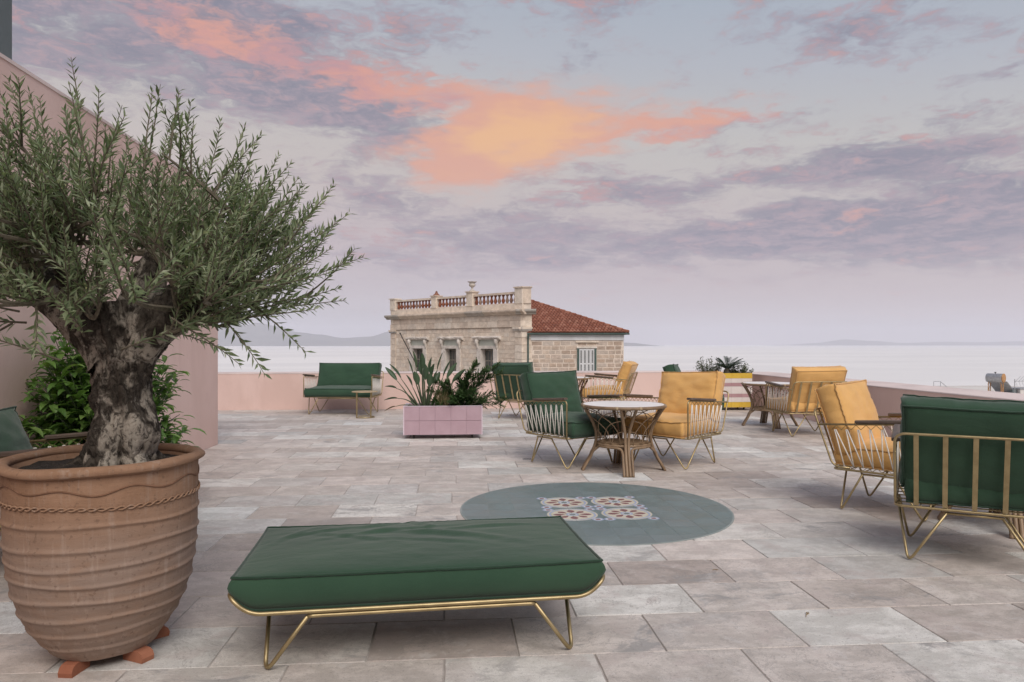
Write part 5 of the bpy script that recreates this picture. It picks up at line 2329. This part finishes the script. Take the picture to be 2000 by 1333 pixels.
for k, (ax, ay, L, bl, w, bend) in enumerate((
        (-.62, .1, .52, .34, .085, .10), (-.50, -.2, .55, .36, .085, .12), (-.30, .1, .55, .33, .09, .05), (-.16, -.1, .62, .34, .085, .04), (-.05, .15, .50, .30, .10, 0),
        (.03, -.2, .44, .30, .11, 0), (.10, .1, .54, .30, .10, .03), (.18, -.1, .48, .28, .11, .05), (.26, .1, .60, .36, .085, .05), (.36, -.1, .52, .38, .085, .08), (.46, .1, .52, .36, .085, .10),
        (.60, -.1, .50, .36, .085, .14), (.75, .1, .50, .34, .08, .2), (-.22, -.3, .40, .28, .11, .06), (.08, -.35, .36, .26, .12, 0), (-.4, .2, .38, .26, .1, .1), (.3, .3, .4, .26, .1, .06), (-.10, .3, .58, .30, .09, 0),
        (-.02, -.1, .60, .30, .09, .02), (.22, -.25, .42, .24, .1, .05))):
    b = Vector((ax * .16 + rb.uniform(-.03, .03), ay * .15 + rb.uniform(-.03, .03), 0))
    paddle(Vector((ax, ay, 1.0)), L * .92, b, bl * .70, w * .9, bend * .8, M["strel"], bop, rb.uniform(-1.2, 1.2))
paddle(Vector((-.62, -.1, .75)), .30, Vector((-.08, -.05, 0)), .17, .07, .45, M["strel"], bop, .3)
paddle(Vector((-.55, -.2, .95)), .44, Vector((-.08, 0, 0)), .16, .065, .35, M["strel"], bop, .4)
paddle(Vector((-.75, -.25, .55)), .24, Vector((-.08, -.05, 0)), .14, .06, .6, M["wither"], bop, .2)

# straw coloured grass tuft
tuft = MB()
for k in range(260):
    a = rb.uniform(0, 2 * math.pi)
    lean = rb.uniform(.05, .55)
    L = rb.uniform(.16, .34)
    b = Vector((rb.uniform(-.05, .05), rb.uniform(-.05, .05), 0))
    d = Vector((math.cos(a) * lean, math.sin(a) * lean, 1)).normalized()
    tuft.leaf(b, d, Vector((math.sin(a), -math.cos(a), .2)), L, .006, .1, .3)
g_ = empty("grass_tuft", (plx + .0, ply + .16, PH - .05))
tag(g_, "small straw coloured grass tuft between the spiky plant and the juniper", "plant")
tuft.build("blades", M["straw"], g_)

# spreading juniper
jn = empty("juniper_bush", (plx + .22, ply + .22, PH - .05))
tag(jn, "feathery dark green juniper spilling over the right end of the pink planter", "shrub")
nd = MB()
stm = MB()


def plume(path, dens, size):
    stm.tube(path, lambda t: .007 * (1 - t) + .0015, 4, caps=False)
    n = len(path)
    for i in range(int(dens)):
        t = rb.uniform(.12, 1.0)
        f = t * (n - 1)
        a = min(int(f), n - 2)
        p = path[a].lerp(path[a + 1], f - a)
        d = (path[a + 1] - path[a]).normalized()
        az = rb.uniform(0, 6.28)
        o1 = d.orthogonal().normalized()
        o2 = d.cross(o1)
        dr = (d * rb.uniform(.5, 1.1) + (o1 * math.cos(az) + o2 * math.sin(az)) * rb.uniform(.4, .9)).normalized()
        L = size * rb.uniform(.5, 1.1) * (1.15 - .5 * t)
        q = p + dr * L
        for k in range(12):
            s = k / 12
            pp = p.lerp(q, s)
            for sg in (-1, 1):
                dd = (dr + (o1 * math.cos(az + sg * 1.3) + o2 * math.sin(az + sg * 1.3)) * .7 + Vector((rb.uniform(-.3, .3), rb.uniform(-.3, .3), rb.uniform(-.2, .3))))
                nd.leaf(pp, dd, UP, rb.uniform(.02, .034), .0095, .2, .4)


for (dx, dy, dz, dens) in ((-.34, -.1, .22, 34), (-.26, .1, .30, 34), (-.14, -.12, .30, 34), (-.02, .08, .34, 34), (.10, -.08, .40, 40), (.20, .06, .52, 44), (.30, -.06, .44, 38), (.34, .1, .36, 34), (.44, .0, .50, 40), (.50, .08, .42, 32),
                           (.38, -.14, .18, 30), (.46, -.1, .06, 26), (.52, .05, .12, 26), (-.30, -.14, .10, 28), (.0, -.16, .18, 32), (.16, -.18, .20, 32), (-.18, .14, .20, 30), (.28, -.16, .10, 28), (-.08, -.18, .12, 28)):
    tip = Vector((dx, dy, dz))
    mid = Vector((dx * .45, dy * .4, dz * .62)) + Vector((rb.uniform(-.03, .03), rb.uniform(-.03, .03), 0))
    plume(spline([Vector((dx * .10, dy * .1, 0)), mid * 1.15, tip * 1.18], 6), dens * 2.2, .125)
stm.build("branches", M["twig"], jn)
nd.build("foliage", M["juniper"], jn)

# cycad and pittosporum in the striped planter
cyc = empty("cycad", (gx + .10, gy + .10, .66))
tag(cyc, "dark cycad with a fan of stiff feather leaves in the striped planter", "plant")
rc = random.Random(5)
mb = MB()
mb.lathe([(.06, -.02), (.075, .04), (.06, .10), (.02, .13)], 14)
mb.build("trunk", M["twig"], cyc, True)
for k in range(20):
    az = 2 * math.pi * k / 20 + rc.uniform(-.12, .12)
    lean = rc.uniform(.45, 1.15)
    L = rc.uniform(.34, .46)
    mb = MB()
    h = Vector((math.cos(az), math.sin(az), 0))
    pts = []
    for i in range(13):
        t = i / 12
        pts.append(Vector((0, 0, .10)) + h * (L * math.sin(lean) * t) + UP * (L * math.cos(lean) * t - .20 * L * t * t))
    mb.tube(pts, .004, 4, caps=False)
    side = Vector((-h.y, h.x, 0))
    for i in range(24):
        t = .12 + .88 * i / 24
        f = t * 12
        a = min(int(f), 11)
        p = pts[a].lerp(pts[a + 1], f - a)
        d = (pts[a + 1] - pts[a]).normalized()
        for sg in (-1, 1):
            mb.leaf(p, d * .75 + side * sg + UP * .25, UP, .085 * math.sin(math.pi * (t * .8 + .15)), .010, .1, .4)
    mb.build("frond", M["cycad"], cyc)
for dx, dy, hgt, spread, lab in ((-.28, .06, .40, .30, "leafy shrub with rising sprigs on the left of the cycad"), (.34, .06, .26, .26, "low leafy shrub on the right of the cycad in the striped planter")):
    s_ = empty("pittosporum_shrub", (gx + dx, gy + dy, .655))
    tag(s_, lab, "shrub", "shrubs in the striped planter")
    lv = MB()
    stm = MB()
    for k in range(46):
        az = rc.uniform(0, 6.28)
        r = spread * math.sqrt(rc.uniform(.02, 1))
        hh = hgt * (1 - .5 * (r / spread) ** 2) * rc.uniform(.35, 1.0)
        tip = Vector((r * math.cos(az), r * math.sin(az) * .6, hh))
        path = spline([Vector((tip.x * .2, tip.y * .2, 0)), Vector((tip.x * .7, tip.y * .7, hh * .4)), tip], 4)
        stm.tube(path, .003, 4, caps=False)
        for q in range(16):
            p = path[rc.randint(len(path) // 3, len(path) - 1)] + Vector((rc.uniform(-.02, .02), rc.uniform(-.02, .02), rc.uniform(-.02, .02)))
            lv.leaf(p, Vector((rc.uniform(-1, 1), rc.uniform(-1, 1), rc.uniform(-.2, 1))), Vector((rc.uniform(-.5, .5), rc.uniform(-.5, .5), 1)), rc.uniform(.03, .045), .02, .2, .55)
    stm.build("stems", M["twig"], s_)
    lv.build("foliage", M["pitto"], s_)

# ------------------------------------------------------------------ dry bits blown onto the paving
M["dry_leaf"] = mottled("dry_leaf", (.20, .13, .05), (.30, .20, .09), 40, 0.8, 0.0)
for (X, Y, rz, L, lab) in ((1.615, 3.19, .9, .035, "thin dry twig on the pale slab in front of the tiled disc"), (1.43, 3.86, .1, .018, "single dry leaf on the paving right of the daybed")):
    mb = MB()
    e_ = empty("dry_leaf", (X, Y, .001), rz)
    tag(e_, lab, "leaf", "dry bits on the paving")
    mb.tube([(-L, 0, .002), (-L * .3, .004, .004), (L * .4, -.003, .003), (L, .006, .002)], .0014, 5)
    mb.leaf(Vector((-L * .2, 0, .003)), Vector((1, .4, .05)), UP, L * .9, L * .25, .3)
    mb.build("blade", M["dry_leaf"], e_)

# ------------------------------------------------------------------ sea haze
m = bpy.data.materials.new("sea_haze")
m.use_nodes = True
nt = NT(m.node_tree)
nt.n.clear()
pv = nt.new("ShaderNodeVolumePrincipled")
pv.inputs["Color"].default_value = (.89, .91, 1.0, 1)
pv.inputs["Density"].default_value = 0.0001
out = nt.new("ShaderNodeOutputMaterial")
nt.l.new(pv.outputs[0], out.inputs["Volume"])
mb = MB()
mb.box(-20000, 20000, -20000, 20000, SEA_Z - 4.0, 480)
o = mb.build("haze", m)
tag(o, "thin sea haze over the bay", kind="stuff")
